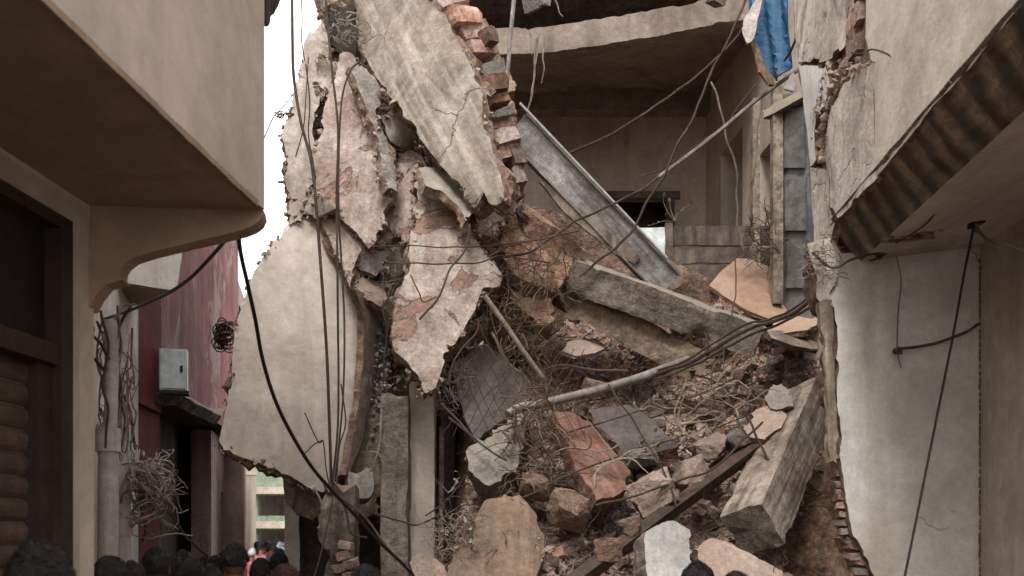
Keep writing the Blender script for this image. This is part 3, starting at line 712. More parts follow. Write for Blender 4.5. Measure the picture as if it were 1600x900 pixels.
# bricks -------------------------------------------------------------
def brick_mesh(name, m, seed, s=(.11, .07, .055)):
    random.seed(seed); bm = bmesh.new(); bmesh.ops.create_cube(bm, size=2)
    bmesh.ops.subdivide_edges(bm, edges=bm.edges[:], cuts=1, use_grid_fill=True)
    for v in bm.verts:
        c = sum(abs(k) > .9 for k in v.co)
        v.co = Vector((v.co.x*s[0], v.co.y*s[1], v.co.z*s[2]))*(1-(.09 if c == 3 else .03 if c == 2 else 0)*random.uniform(.2, 2.0))+Vector([random.gauss(0, .0035) for _ in range(3)])
    bmesh.ops.triangulate(bm, faces=bm.faces[:])
    me = bpy.data.meshes.new(name); bm.to_mesh(me); bm.free(); finish(me, [m], 30); return me
BR = [brick_mesh('brick', m_brick, i) for i in range(4)]
BRD = [brick_mesh('brick', m_brickdark, 10+i) for i in range(3)]
def put(name, me, loc, rot, sc=(1, 1, 1), parent=None):
    o = bpy.data.objects.new(name, me); COL.objects.link(o)
    M = Matrix.Translation(loc) @ (rot if isinstance(rot, Matrix) else Matrix.Rotation(0, 4, 'Z')) @ Matrix.Diagonal((*([sc]*3 if isinstance(sc, (int, float)) else sc), 1))
    if parent:
        o.parent = parent; o.matrix_parent_inverse = parent.matrix_world.inverted()
    o.matrix_basis = M
    return o
def rrot(a=math.pi): return Matrix.Rotation(random.uniform(-a, a), 4, 'Z') @ Matrix.Rotation(random.uniform(-a, a), 4, 'X') @ Matrix.Rotation(random.uniform(-a, a), 4, 'Y')
bpy.context.view_layer.update()
random.seed(21)
NOTCH = []
# bricks bared in the broken top and along the edges of this wall
for (px, py, k) in [(1338, 8, 0), (1342, 30, 0), (1337, 52, 0), (1341, 74, 0), (1284, 178, 1), (1278, 196, 1), (1284, 214, 1), (1277, 232, 1), (1283, 248, 1), (1345, -14, 0),
                    (1310, 118, 1), (1326, 108, 1), (1300, 135, 1)]:
    NOTCH.append((px, py, k))
    if k == 0: put('brick', random.choice(BR), FP(px, py, .045), Matrix.Rotation(R(90)-.044, 4, 'Z') @ rrot(.06), (.85, .6, .95), rt)
for i in range(16):
    py = 742+i*12.5; px = 1312+max(0, (py-740))*.14+max(0, py-830)*.22+random.uniform(-3, 3)
    o = put('brick', random.choice(BR), P(px-2, py, Y6+.12), rrot(.22), (.42, .9, .36), rt)

# ================================================================ DAMAGED BUILDING: what still stands
db = empty('damaged_building', (1.2, 11.5, 0))
tag(db, 'half collapsed building with an opened upper room, bared ceiling slab and broken columns', 'building')
def dslab(name, pts, th, m, **k):
    k.setdefault('jag', .01); k.setdefault('step', .16); k.setdefault('relief', .008)
    return slab(name, pts, th, m if isinstance(m, (list, tuple)) else [m, m], parent=db, **k)
# upper room: back wall in pieces round the window, ceiling, beams, right wall with its doorways
YB = 12.8
zf = P(0, 500, YB).z; zt = P(0, 150, YB).z
xl, xr = P(700, 0, YB).x, P(1105, 0, YB).x
wx0, wx1 = P(935, 0, YB).x, P(1052, 0, YB).x
wz0, wz1 = P(0, 420, YB).z, P(0, 308, YB).z
wall('back_wall', (xl, YB, zf), (1, 0, 0), xr-xl, zt-zf+.3, [(wx0-xl, wx1-xl, wz0-zf, wz1-zf)], .2, m_room, db, (0, 1, 0))
b = MB(); b.box((wx0-.08, YB-.05, wz1-.03), (wx1+.08, YB-.003, wz1+.06)); b.box((wx1-.1, YB-.05, wz0), (wx1+.01, YB-.003, wz1-.032)); b.build('window_frame', m_wood, db)
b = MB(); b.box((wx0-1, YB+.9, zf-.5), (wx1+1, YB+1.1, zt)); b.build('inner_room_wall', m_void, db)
b = MB(); b.box((xl, YB-.22, zt-.26), (xr, YB-.004, zt+.1)); b.build('wall_beam', m_ceil, db)
# ceiling slab with its sagging broken front edge
def arc(px): t = (px-760)/400; return 62+22*math.sin(math.pi*t*.55)*.8-42*t*t
cf = [P(740, 100, 9.95), P(800, 92, 9.95), P(900, 80, 9.98), P(1000, 62, 10.05), P(1080, 46, 10.1), P(1165, 28, 10.2), P(1240, 20, 10.3)]
cb = [P(1240, 128, 13.1), P(1105, 150, 12.9), P(900, 150, 12.9), P(700, 150, 12.9)]
slab('ceiling_slab', cf+cb, .14, [m_ceil, m_ceil], jag=.01, step=.14, relief=.02, parent=db)
o = slab('ceiling_edge', [(700, 60, 9.85), (760, 46, 9.85), (820, 44, 9.86), (900, 36, 9.9), (1000, 18, 9.95), (1090, 2, 10.0), (1165, -14, 10.1), (1240, -22, 10.2), (1240, 18, 10.25), (1165, 30, 10.15), (1100, 42, 10.05), (1040, 54, 10.0),
         (980, 64, 9.95), (900, 76, 9.9), (820, 84, 9.86), (760, 84, 9.85), (700, 86, 9.85)], .22, [m_ceil, m_ceil], jag=.010, step=.08, relief=.008, parent=db)
# storey above: hollow, its darkness painted onto the walls
b = MB(); b.box((-1.9, 13.2, 6.3), (3.4, 13.4, 8.6)); b.build('upper_back_wall', m_hollowshade, db)
b = MB(); b.box((-1.9, 9.4, 8.3), (3.6, 13.4, 8.5)); b.build('unseen_roof_slab', m_conc, db)  # out of view, added to keep skylight out of the hollow
b = MB(); b.box((3.35, 9.0, 6.3), (3.55, 13.4, 8.3)); b.build('upper_side_wall', m_hollowshade, db)  # hidden wall added to close the hollow against skylight
# right wall of the room, running forward
RA = P(1100, 0, 12.9); RBp = P(1256, 0, 9.3)
RU = Vector((RBp.x-RA.x, RBp.y-RA.y, 0)); RL = RU.length; RU.normalize()
def u_at(px):
    d = ray(px, 0); o = RA; # intersect in plan
    den = RU.x*d.y-RU.y*d.x
    return (o.y*d.x-o.x*d.y)/den if abs(den) > 1e-9 else 0
z0r = 2.6
h1 = (u_at(1126), u_at(1160), .3, P(0, 238, 12).z-z0r); h2 = (u_at(1186), u_at(1214), .3, P(0, 225, 10.3).z-z0r)
wall('room_side_wall', (RA.x, RA.y, z0r), RU, RL, 8.4-z0r, [(min(h1[0], h1[1]), max(h1[0], h1[1]), h1[2], h1[3]), (min(h2[0], h2[1]), max(h2[0], h2[1]), h2[2], h2[3])], .3, m_room, db, Vector((-RU.y, RU.x, 0)) if -RU.y > 0 else Vector((RU.y, -RU.x, 0)))
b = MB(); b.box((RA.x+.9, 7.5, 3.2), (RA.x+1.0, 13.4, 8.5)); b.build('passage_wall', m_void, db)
for px, Y, w_ in ((1182, 9.9, .07), (1216, 9.4, .09)):
    q = P(px, 0, Y); b = MB(); b.box((q.x-w_/2, Y, 3.9), (q.x+w_/2, Y+.12, 6.0)); b.build('door_post', m_woodpale, db)
# grey blue door leaf standing against the broken wall
dr = slab('door_leaf', [(1216, 150, 9.5), (1262, 140, 9.2), (1268, 500, 9.2), (1222, 500, 9.5)], .045, [m_door, m_door], jag=.003, step=.12, relief=.003, parent=db)
for (a, c2, e, f) in ((1224, 1256, 170, 262), (1226, 1258, 280, 360), (1228, 1260, 378, 450)):
    slab('door_panel', [(a, e, 9.42), (c2, e-4, 9.2), (c2, f, 9.2), (a, f, 9.42)], .02, [m_door, m_door], jag=.002, step=.2, relief=.002, parent=db)
o = slab('lintel', [(1190, 172, 9.5), (1252, 140, 9.1), (1254, 152, 9.1), (1192, 186, 9.5)], .2, [m_room, m_conc], jag=.008, parent=db, step=.06)
# storey floor and rear / left walls that keep the lower rooms dark
b = MB(); b.box((-1.75, 10.7, 3.45), (4.2, 13.4, 3.66)); b.box((-1.75, 9.5, 3.45), (-.4, 10.7, 3.66)); b.build('floor_slab', m_conc, db)
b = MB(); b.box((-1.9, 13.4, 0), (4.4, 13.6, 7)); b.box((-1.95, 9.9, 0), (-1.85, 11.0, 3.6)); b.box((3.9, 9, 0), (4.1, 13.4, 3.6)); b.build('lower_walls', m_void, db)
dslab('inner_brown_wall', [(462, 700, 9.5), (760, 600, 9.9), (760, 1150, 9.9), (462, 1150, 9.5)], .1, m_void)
b = MB(); b.box((-.62, 8.9, 0), (-.5, 9.9, 3.2)); b.build('inner_partition', m_void, db)
# columns left of the heap
dslab('side_pillar', [(445, 780, 9.2), (467, 782, 9.1), (469, 1130, 9.1), (447, 1130, 9.2)], .06, [m_rbeige, m_void], step=.08)
beam('stone_column', P(618, 1150, 8.2)-Vector((0, 0, .02)), P(619, 622, 8.2), .215, .24, [m_conc, m_grey], up=(0, -1, 0), jag=.006, chips=.03, step=.07, parent=db)
beam('plastered_column', P(661, 1150, 8.45), P(661, 600, 8.45), .205, .22, [m_rbeige, m_conc], up=(0, -1, 0), jag=.004, chips=.012, step=.08, parent=db)
x, y = P(690, 0, 8.35).xy
b = MB(); b.tube([(x, y, 0), (x-.005, y, 1.3), (x, y, 2.65)], .022, 8); b.build('iron_pipe', m_brickdark, db)
# rough trunk-like masonry pier below the panel
pr = empty('masonry_pier', P(525, 845, 8.0)); pr.location.z = 0
tag(pr, 'rough plaster and brick stump standing where the cables meet under the cream panel', 'pier')
beam('pier_shaft', P(522, 1165, 8.0), P(532, 760, 8.0), .27, .26, [m_conc, m_core], up=(0, -1, 0), jag=.03, chips=.1, step=.06, parent=pr, endjag=.1)
bpy.context.view_layer.update()
for i, (px, py) in enumerate([(535, 868), (548, 880), (530, 888), (545, 900), (541, 852)]):
    put('brick', random.choice(BR), P(px, py, 7.87), rrot(.3), (.5, .7, .6), pr)

# ================================================================ RUBBLE HEAP
KN = [(5.2, -.4), (6, 0), (6.6, .9), (7.0, 1.28), (7.6, 1.62), (8, 1.95), (8.6, 2.32), (9, 2.68), (9.5, 3.15), (10, 3.62), (10.8, 4.12), (13.5, 4.3)]
def H(x, y):
    z = KN[-1][1]
    for i in range(len(KN)-1):
        if y < KN[i+1][0]:
            a, b = KN[i], KN[i+1]; t = max(0, (y-a[0])/(b[0]-a[0])); z = a[1]+(b[1]-a[1])*t; break
    px = 800+F*x/y
    sl_ = max(0, min(1, (x+.62+.12*(y-7.4))/.45)); sl_ = sl_*sl_*(3-2*sl_)       # left flank
    sr = 1-max(0, min(1, (x-(2.02+.0*y))/.35))*max(0, min(1, (9.3-y)/.7))       # hollow at the right
    z = z*sl_*(.25+.75*sr)-.05
    z -= 1.25*math.exp(-((x-.95)/.62)**2-((y-10.0)/.55)**2)                          # hollow under the beams
    z += .35*math.exp(-((x-.1)/.5)**2-((y-9.1)/.6)**2)+.45*math.exp(-((x-2.55)/.45)**2-((y-9.3)/.5)**2)
    z += .38*math.exp(-((x-2.3)/.6)**2-((y-10.7)/.6)**2)
    z += .22*fb((x, y, 0), 1.7, 3, 4)+.06*fb((x, y, 0), 7, 8, 3)
    return z
def drop(px, py, y0=6.2, y1=11.4):
    d = ray(px, py); y = y0; prev = None
    while y < y1:
        p = CAM+d*y
        if H(p.x, p.y) > p.z: return p
        y += .02
    return None
b = MB(); nx, ny = 130, 170
X0, X1, Y0_, Y1_ = -1.0, 3.7, 5.9, 12.7
for j in range(ny+1):
    for i in range(nx+1):
        x = X0+(X1-X0)*i/nx; y = Y0_+(Y1_-Y0_)*j/ny
        b.v.append(Vector((x, y, max(-.02, H(x, y)))))
for j in range(ny):
    for i in range(nx):
        a = j*(nx+1)+i; b.f.append((a, a+1, a+nx+2, a+nx+1)); b.m.append(0)
hp = tag(b.build('rubble_mound', m_soil, sharp=50), 'brown mound of crushed brick, mortar and earth under the fallen pieces', 'rubble', kind='stuff')

# ---- broken pieces: hull shapes
def hull(name, m, seed, s=(1, 1, 1), n=14, cut=.75):
    rnd = random.Random(seed); bm = bmesh.new()
    for i in range(n):
        v = Vector((rnd.uniform(-1, 1), rnd.uniform(-1, 1), rnd.uniform(-1, 1)))
        m_ = max(abs(v.x), abs(v.y), abs(v.z)); v = v/m_*rnd.uniform(cut, 1) if cut > .6 else v
        bm.verts.new((v.x*s[0], v.y*s[1], v.z*s[2]))
    r = bmesh.ops.convex_hull(bm, input=bm.verts); bmesh.ops.delete(bm, geom=[e for e in r['geom_interior'] if isinstance(e, bmesh.types.BMVert)], context='VERTS')
    bmesh.ops.recalc_face_normals(bm, faces=bm.faces[:])
    me = bpy.data.meshes.new(name); bm.to_mesh(me); bm.free(); finish(me, [m], 25); return me
HS = [hull('broken_stone', m_stone, i, (1, .8, .6)) for i in range(6)]
HB = [hull('broken_brick', m_brick, 20+i, (1, .55, .42), 16) for i in range(5)]
HG = [hull('concrete_lump', m_grey, 40+i, (1, .8, .7)) for i in range(4)]
HT = [hull('tile_shard', m_terra, 60+i, (1, .8, .14), 12) for i in range(4)]
HP = [hull('plaster_flake', m_paleslab, 80+i, (1, .7, .1), 12) for i in range(4)]
sets = {'broken_stone': HS, 'broken_brick': HB, 'concrete_lump': HG, 'tile_shard': HT, 'plaster_flake': HP}
random.seed(77)
def zone(poly, name, n, s0, s1, label, cat, group):
    xs = [q[0] for q in poly]; ys = [q[1] for q in poly]; k = 0; tries = 0
    while k < n and tries < n*30:
        tries += 1
        px, py = random.uniform(min(xs), max(xs)), random.uniform(min(ys), max(ys))
        if not inside(px, py, poly): continue
        p = drop(px, py)
        if p is None: continue
        s = random.uniform(s0, s1)*p.y/9
        o = put(name, random.choice(sets[name]), p+Vector((0, 0, s*.15)), rrot(.6) @ Matrix.Rotation(random.uniform(0, 6.3), 4, 'Z'), (s, s*random.uniform(.7, 1.1), s*random.uniform(.8, 1.2)))
        tag(o, label, cat, group); k += 1
zr = [(1120, 500), (1290, 480), (1285, 600), (1215, 680), (1100, 600)]
zone(zr, 'broken_brick', 46, .035, .085, 'broken red brick on the slope right of the fallen concrete beam', 'brick', 'broken bricks on the upper right slope')
zone(zr, 'broken_stone', 40, .03, .075, 'dusty brown rubble lump on the slope right of the fallen concrete beam', 'stone', 'rubble lumps on the upper right slope')
zm = [(860, 660), (1100, 640), (1210, 620), (1190, 700), (1000, 800), (900, 860), (850, 800)]
zone(zm, 'broken_stone', 60, .04, .11, 'dusty rubble lump among twigs in the middle of the heap', 'stone', 'rubble lumps in the middle of the heap')
zone(zm, 'broken_brick', 45, .035, .09, 'broken brick among twigs in the middle of the heap', 'brick', 'broken bricks in the middle of the heap')
zlr = [(1070, 740), (1200, 700), (1140, 840), (1090, 870)]
zone(zlr, 'broken_stone', 34, .03, .075, 'small rubble lump between the iron girder and the great tilted beam', 'stone', 'lumps beside the great beam')
zone(zlr, 'broken_brick', 20, .03, .07, 'broken brick between the iron girder and the great tilted beam', 'brick', 'bricks beside the great beam')
zl = [(780, 680), (900, 600), (890, 700), (860, 780), (790, 780)]
zone(zl, 'broken_stone', 40, .03, .07, 'small rubble lump on the twiggy left flank of the heap', 'stone', 'lumps on the left flank of the heap')
zone(zl, 'broken_brick', 26, .03, .065, 'broken brick on the twiggy left flank of the heap', 'brick', 'bricks on the left flank of the heap')
zb = [(860, 850), (1010, 830), (1010, 905), (830, 905)]
zone(zb, 'broken_stone', 30, .035, .08, 'rubble lump at the bottom of the heap left of the white block', 'stone', 'lumps at the foot of the heap')
zone(zb, 'plaster_flake', 12, .03, .07, 'pale plaster flake at the bottom of the heap left of the white block', 'flake', 'plaster flakes at the foot of the heap')
zone(zm, 'plaster_flake', 26, .02, .055, 'pale plaster flake lying on the middle of the heap', 'flake', 'plaster flakes on the heap')
zone(zr, 'tile_shard', 18, .04, .09, 'terracotta shard on the slope right of the fallen concrete beam', 'shard', 'terracotta shards on the upper right slope')

zone([(860, 790), (1000, 740), (1060, 790), (1000, 860), (880, 880)], 'concrete_lump', 16, .03, .075, 'grey mortar lump at the foot of the heap above the white block', 'mortar lump', 'mortar lumps at the foot of the heap')
zone([(740, 760), (860, 700), (880, 800), (800, 860)], 'tile_shard', 16, .03, .08, 'terracotta shard on the low left flank near the curved brown sheet', 'shard', 'terracotta shards on the left flank')
sets['half_brick'] = BR+BRD
zone(zr, 'half_brick', 34, .45, .85, 'whole or half red brick lying on the slope right of the grey concrete beam', 'brick', 'brick halves on the upper right slope')
zone(zm, 'half_brick', 48, .45, .95, 'whole or half red brick lying in the middle of the heap', 'brick', 'brick halves in the middle of the heap')
zone(zb+[(740, 760), (860, 740)], 'half_brick', 30, .45, .9, 'whole or half red brick lying at the foot of the heap', 'brick', 'brick halves at the foot of the heap')
zone(zlr, 'half_brick', 14, .4, .8, 'half red brick lying against the great tilted beam', 'brick', 'brick halves beside the great beam')
# ---- crumbs nobody could count
def crumbs(name, n, poly, s0, s1, me_list, m, label, cat, dropf=drop, seed=1):
    random.seed(seed); b = MB(); k = 0; xs = [q[0] for q in poly]; ys = [q[1] for q in poly]; t = 0
    data = [([tuple(v.co) for v in me.vertices], [tuple(p.vertices) for p in me.polygons]) for me in me_list]
    while k < n and t < n*8:
        t += 1; px, py = random.uniform(min(xs), max(xs)), random.uniform(min(ys), max(ys))
        if not inside(px, py, poly): continue
        p = dropf(px, py)
        if p is None: continue
        s = s0+(s1-s0)*random.random()**2.5
        V_, F_ = random.choice(data)
        b.mesh(V_, F_, Matrix.Translation(p) @ rrot() @ Matrix.Diagonal((s, s, s, 1))); k += 1
    return tag(b.build(name, m), label, cat, kind='stuff')
zall = [(760, 560), (900, 470), (1290, 470), (1290, 700), (1210, 910), (700, 910), (730, 760)]
crumbs('crushed_rubble', 6500, zall, .008, .05, HS, m_stone, 'crushed stone and mortar crumbs covering the heap', 'rubble')
crumbs('crushed_brick', 4200, zall, .007, .042, HB, m_brick, 'crushed red brick crumbs covering the heap', 'rubble', seed=2)

crumbs('broken_rubble', 2300, zall, .025, .08, HS+HB, m_stone, 'mixed palm sized broken masonry lying all over the heap', 'rubble', seed=5)
crumbs('broken_rubble', 900, zall, .025, .075, HB+HT, m_brick, 'palm sized broken red brick lying all over the heap', 'rubble', seed=6)
crumbs('broken_rubble', 500, [(1050, 395), (1200, 410), (1290, 470), (1290, 620), (1180, 600), (1100, 500)], .02, .075, HS+HP, m_stone, 'pale broken plaster and stone at the crest of the heap', 'rubble', seed=7)
crumbs('broken_rubble', 420, [(690, 905), (700, 860), (740, 790), (860, 740), (900, 905)], .012, .06, HS+HB, m_stone, 'broken masonry around the curved brown sheet', 'rubble', dropf=lambda x, y: P(x, y, 6.95+random.random()*.35+max(0, (850-y))*.003), seed=17) if False else None
crumbs('notch_rubble', 260, [(1290, 95), (1366, 88), (1366, 104), (1322, 124), (1300, 160), (1292, 250), (1268, 255), (1272, 180)], .012, .045, HS, m_stone, 'mortar rubble in the broken notch of the right wall', 'rubble', dropf=lambda x, y: FP(x, y, random.uniform(-.01, .06)), seed=8)
# ================================================================ FALLEN AND HANGING PIECES
def T(o, label, cat, group=None): return tag(o, label, cat, group, 'thing')
m_pink = mat('pink_brown_plaster', (.44, .33, .27), (.34, .235, .185), (.24, .16, .12), streak=.6, scale=3, flake=(.52, .44, .39), flake_t=.62, speck=.25, bump=.6, dust=((.42, .33, .27), .3))
m_tan = mat('tan_fibre_sheet', (.29, .19, .13), (.21, .135, .09), (.12, .08, .055), streak=.8, scale=2.6, speck=.3, bump=.7, flake=(.36, .26, .19), flake_t=.6, dark=(.12, .075, .05), dark_t=.62, dust=((.36, .27, .2), .3))
m_greydark = mat('dull_grey_sheet', (.145, .122, .11), (.105, .088, .078), (.1, .08, .065), streak=.5, scale=2, speck=.2, bump=.4)
# hanging cream panel
T(slab('hanging_slab', [(494, 322), (470, 338), (452, 352), (440, 372), (425, 382), (408, 412), (395, 432), (385, 462), (374, 480), (366, 520), (362, 560), (357, 610), (350, 660), (343, 690), (350, 702), (372, 712), (400, 722), (420, 732), (440, 741),
    (466, 752), (486, 764), (503, 770), (520, 762), (536, 740), (547, 700), (556, 660), (563, 612), (569, 560), (575, 500), (577, 466), (560, 456), (548, 440), (545, 410), (535, 385), (522, 352)],
    .09, [m_creamtop, m_core], plane=((490, 330, 8.75), (350, 690, 8.15), (550, 690, 8.45)), back=(.10, m_core), spall=.02, grit=True, jag=.012, step=.08, relief=.008,
    curl=lambda x, y: .05*math.cos(x*2.2)+.03*math.sin(y*1.7), rough_side=.02), 'large smooth cream wall panel hanging over the alley, streaked along its top', 'wall panel')
T(slab('panel_fold', [(556, 452), (578, 462), (603, 478), (597, 520), (590, 560), (580, 620), (566, 690), (548, 735), (541, 742), (551, 690), (563, 612), (569, 540), (570, 500)], .06, [m_pink, m_core],
    plane=((570, 470, 8.45), (605, 480, 9.0), (560, 700, 8.5)), jag=.012, step=.07, relief=.01), 'narrow pinkish fold of wall along the right edge of the hanging cream panel', 'wall piece')
# pale slabs, upper left
T(slab('tall_slab', [(484, 48), (505, 30), (512, 60), (512, 96), (503, 140), (492, 185), (488, 206), (496, 230), (492, 280), (488, 312), (480, 332), (470, 345), (451, 352), (448, 330), (452, 300), (446, 288), (447, 240), (439, 212), (447, 185), (458, 150), (466, 120), (474, 96), (476, 62)],
    .13, [m_paleslab, m_core], plane=((480, 60, 8.9), (440, 210, 8.7), (490, 320, 8.6)), back=(.10, m_core), spall=.02, grit=True, jag=.02, step=.07, relief=.018), 'tall pale leaning slab against the sky, leftmost of the hanging slabs', 'wall slab')
T(slab('flaking_slab', [(538, 92), (556, 104), (566, 128), (580, 170), (598, 215), (610, 262), (613, 300), (598, 340), (585, 370), (574, 380), (560, 362), (538, 340), (522, 322), (505, 325), (488, 312), (494, 270), (498, 225), (504, 190), (515, 150), (526, 120)],
    .12, [m_pinkslab, m_core], plane=((540, 95, 8.7), (490, 310, 8.5), (610, 300, 8.45)), back=(.08, m_core), spall=.02, grit=True, grow=1.06, jag=.022, step=.06, relief=.022), 'pink and white flaking slab hung between the cables beside the tall pale slab', 'wall slab')
T(slab('grey_slab', [(548, 108), (566, 106), (590, 128), (596, 150), (588, 190), (604, 215), (618, 262), (620, 296), (606, 290), (598, 250), (584, 200), (566, 150)],
    .09, [m_grey, m_core], plane=((550, 105, 8.45), (600, 140, 8.6), (615, 290, 8.3)), spall=.02, grit=True, grow=1.04, jag=.02, step=.06, relief=.018), 'narrow grey slab leaning beneath the great beige panel', 'wall slab')
T(slab('wedge_slab', [(490, 316), (520, 330), (545, 345), (572, 378), (560, 392), (548, 420), (545, 440), (530, 400), (512, 360), (498, 335)],
    .09, [m_pinkslab, m_core], plane=((490, 316, 8.6), (575, 378, 8.5), (545, 440, 8.35)), back=(.05, m_core), spall=.02, grit=True, grow=1.12, jag=.02, step=.06, relief=.015), 'small flaking wedge between the cream panel and the pink white slab', 'wall slab')
T(slab('corner_slab', [(600, 342), (620, 300), (634, 270), (650, 262), (646, 320), (640, 372), (628, 372), (612, 350)], .1, [m_pinkslab, m_core], plane=((600, 342, 8.6), (650, 262, 8.5), (640, 372, 8.4)), back=(.05, m_core), spall=.02, grit=True, grow=1.15, jag=.02, step=.06, relief=.02),
  'small pinkish slab wedged left of the diamond shaped slab', 'wall slab')
for i, (pts, Y, m_, l) in enumerate([
    ([(592, 182), (618, 176), (650, 212), (640, 236), (612, 222)], 8.75, m_paleslab, 'grey white shard under the great panel, upper one in the bared gap'),
    ([(620, 240), (652, 232), (668, 262), (640, 284), (618, 276)], 8.7, m_pinkslab, 'pinkish shard just above the diamond shaped slab'),
    ([(566, 384), (600, 366), (612, 392), (588, 430), (560, 420)], 8.6, m_grey, 'grey shard between the cream panel and the small pinkish slab'),
    ([(596, 402), (630, 384), (634, 420), (610, 452), (592, 440)], 8.62, m_paleslab, 'pale shard left of the diamond shaped slab'),
    ([(556, 436), (586, 432), (604, 462), (596, 480), (562, 462)], 8.5, m_pink, 'pink brown shard on top of the folded wall piece'),
    ([(598, 470), (622, 462), (614, 512), (600, 520)], 8.6, m_concbrown, 'brown shard low in the gap left of the diamond shaped slab'),
    ([(478, 300), (506, 306), (522, 326), (496, 342), (474, 330)], 8.55, m_paleslab, 'pale shard closing the gap over the cream panel top'),
    ([(500, 88), (526, 96), (524, 130), (506, 150), (496, 120)], 8.85, m_paleslab, 'small pale shard below the dark cavity'),
    ([(604, 296), (632, 284), (640, 310), (616, 336), (600, 326)], 8.6, m_grey, 'grey shard wedged above the small pinkish slab'),
    ([(740, 330), (770, 322), (790, 344), (776, 372), (748, 362)], 8.35, m_pink, 'pink brown shard under the tip of the great panel'),
    ([(700, 560), (730, 520), (756, 500), (762, 530), (730, 552)], 8.5, m_concbrown, 'brown shard above the dull grey sheet')]):
    T(slab('wall_shard', [(x, y, Y+.12*math.sin(x*.07+i)+.1*math.cos(y*.05+i)) for x, y in pts], .07, [m_, m_core], jag=.012, step=.05, relief=.015, spall=.015, grit=True), l, 'shard')
# core of the wall behind these pieces
ci = slab('broken_wall', [(508, -40), (560, -40), (700, -40), (800, 120), (815, 250), (820, 330), (800, 420), (760, 480), (700, 560), (690, 640), (606, 640), (598, 560), (590, 480), (545, 470), (500, 400), (458, 330), (470, 230), (492, 120), (500, 40)],
    .5, [m_core, m_core], plane=((520, 0, 9.35), (460, 330, 9.2), (800, 330, 9.3)), jag=.05, step=.07, relief=.11, rs=4.0, sharp=25, rough_side=.05)
T(ci, 'rough bared core of the collapsed wall behind the hanging slabs', 'wall')
T(slab('cavity_shade_sheet', [(512, 20), (556, 10), (558, 95), (540, 100), (520, 80)], .05, [m_hollowshade, m_hollowshade], plane=((512, 20, 9.08), (556, 10, 9.08), (540, 100, 9.05)), jag=.02, step=.06, relief=.02), 'near black sheet painted as the shade of a hole in the wall top beside the great beige panel', 'cavity')  # no real hole: its shade is a near-black sheet
T(slab('lower_core_wall', [(545, 462), (600, 476), (612, 540), (606, 640), (600, 700), (596, 790), (590, 800), (545, 800), (538, 740), (560, 640), (566, 560)], .3, [m_concbrown, m_core], plane=((560, 480, 9.1), (610, 540, 9.0), (560, 780, 8.6)), jag=.04, step=.07, relief=.06, rs=4),
  'dark brown rubble wall between the cream panel and the two columns', 'wall')
T(slab('brown_offcut', [(442, 738), (466, 748), (503, 764), (502, 800), (488, 812), (465, 806), (446, 785)], .05, [m_concbrown, m_core], plane=((442, 740, 8.75), (503, 765, 8.6), (470, 806, 8.7)), jag=.012, step=.06, relief=.01), 'dark brown offcut hanging below the cream panel', 'board')
T(slab('grey_block', [(546, 736), (580, 731), (584, 760), (578, 776), (560, 778), (544, 762)], .16, [m_grey, m_conc], plane=((546, 736, 8.15), (582, 733, 8.2), (560, 778, 8.1)), jag=.02, step=.05, relief=.015), 'grey concrete block lodged above the plaster stump', 'block')
# the great diagonal panel with its bricks
gp = slab('leaning_panel', [(552, -60), (664, -60), (680, -18), (700, 32), (722, 76), (740, 112), (752, 150), (753, 178), (760, 205), (770, 238), (780, 270), (786, 300), (781, 316), (766, 318), (756, 300), (746, 318), (736, 322), (722, 304), (704, 276), (684, 254), (655, 216), (628, 180), (604, 146), (580, 108), (562, 78), (555, 40)],
    .11, [m_beigeslab, m_core], plane=((560, 0, 8.75), (690, 0, 8.35), (760, 300, 7.85)), back=(.10, m_core), spall=.02, grit=True, jag=.014, step=.07, relief=.012, rough_side=.02,
    axis=P(765, 300, 7.85)-P(600, 0, 8.6), curl=lambda x, y: -.04*(x*2.2)**2+.012*math.sin(x*17+.5*y)*1.0)
T(gp, 'great beige wall panel leaning diagonally, streaked along its length, with a bared brick edge', 'wall panel')
bpy.context.view_layer.update()
random.seed(4)
bl = [(692, -14, 54, 28, 0), (704, 8, 56, 24, 0), (722, 32, 54, 32, 0), (736, 58, 52, 25, 0), (748, 80, 52, 23, 0), (761, 108, 52, 40, 1), (766, 138, 50, 26, 2), (770, 160, 44, 22, 2), (778, 180, 48, 22, 1), (778, 200, 44, 20, 0), (786, 221, 50, 24, 0),
      (788, 243, 46, 22, 0), (793, 264, 50, 26, 1), (791, 288, 50, 26, 0), (792, 310, 40, 24, 2), (760, 62, 20, 26, 2), (804, 250, 22, 30, 2), (806, 280, 20, 28, 0)]
for (px, py, w_, h_, k) in bl:
    Y = 8.42+.15*random.random()
    me = random.choice(BR if k == 0 else BRD) if k != 1 else random.choice([HG[0], HG[1]])
    sc = (w_/F*Y/2/.11, 1.5, h_/F*Y/2/.055) if k != 1 else (w_/F*Y/2*1.1, .12, h_/F*Y/2*1.2)
    put('brick' if k != 1 else 'mortar_block', me, P(px, py, Y), Matrix.Rotation(R(-18+random.uniform(-9, 9)), 4, 'Y') @ Matrix.Rotation(R(random.uniform(5, 35)), 4, 'Z') @ rrot(.08), sc, gp)
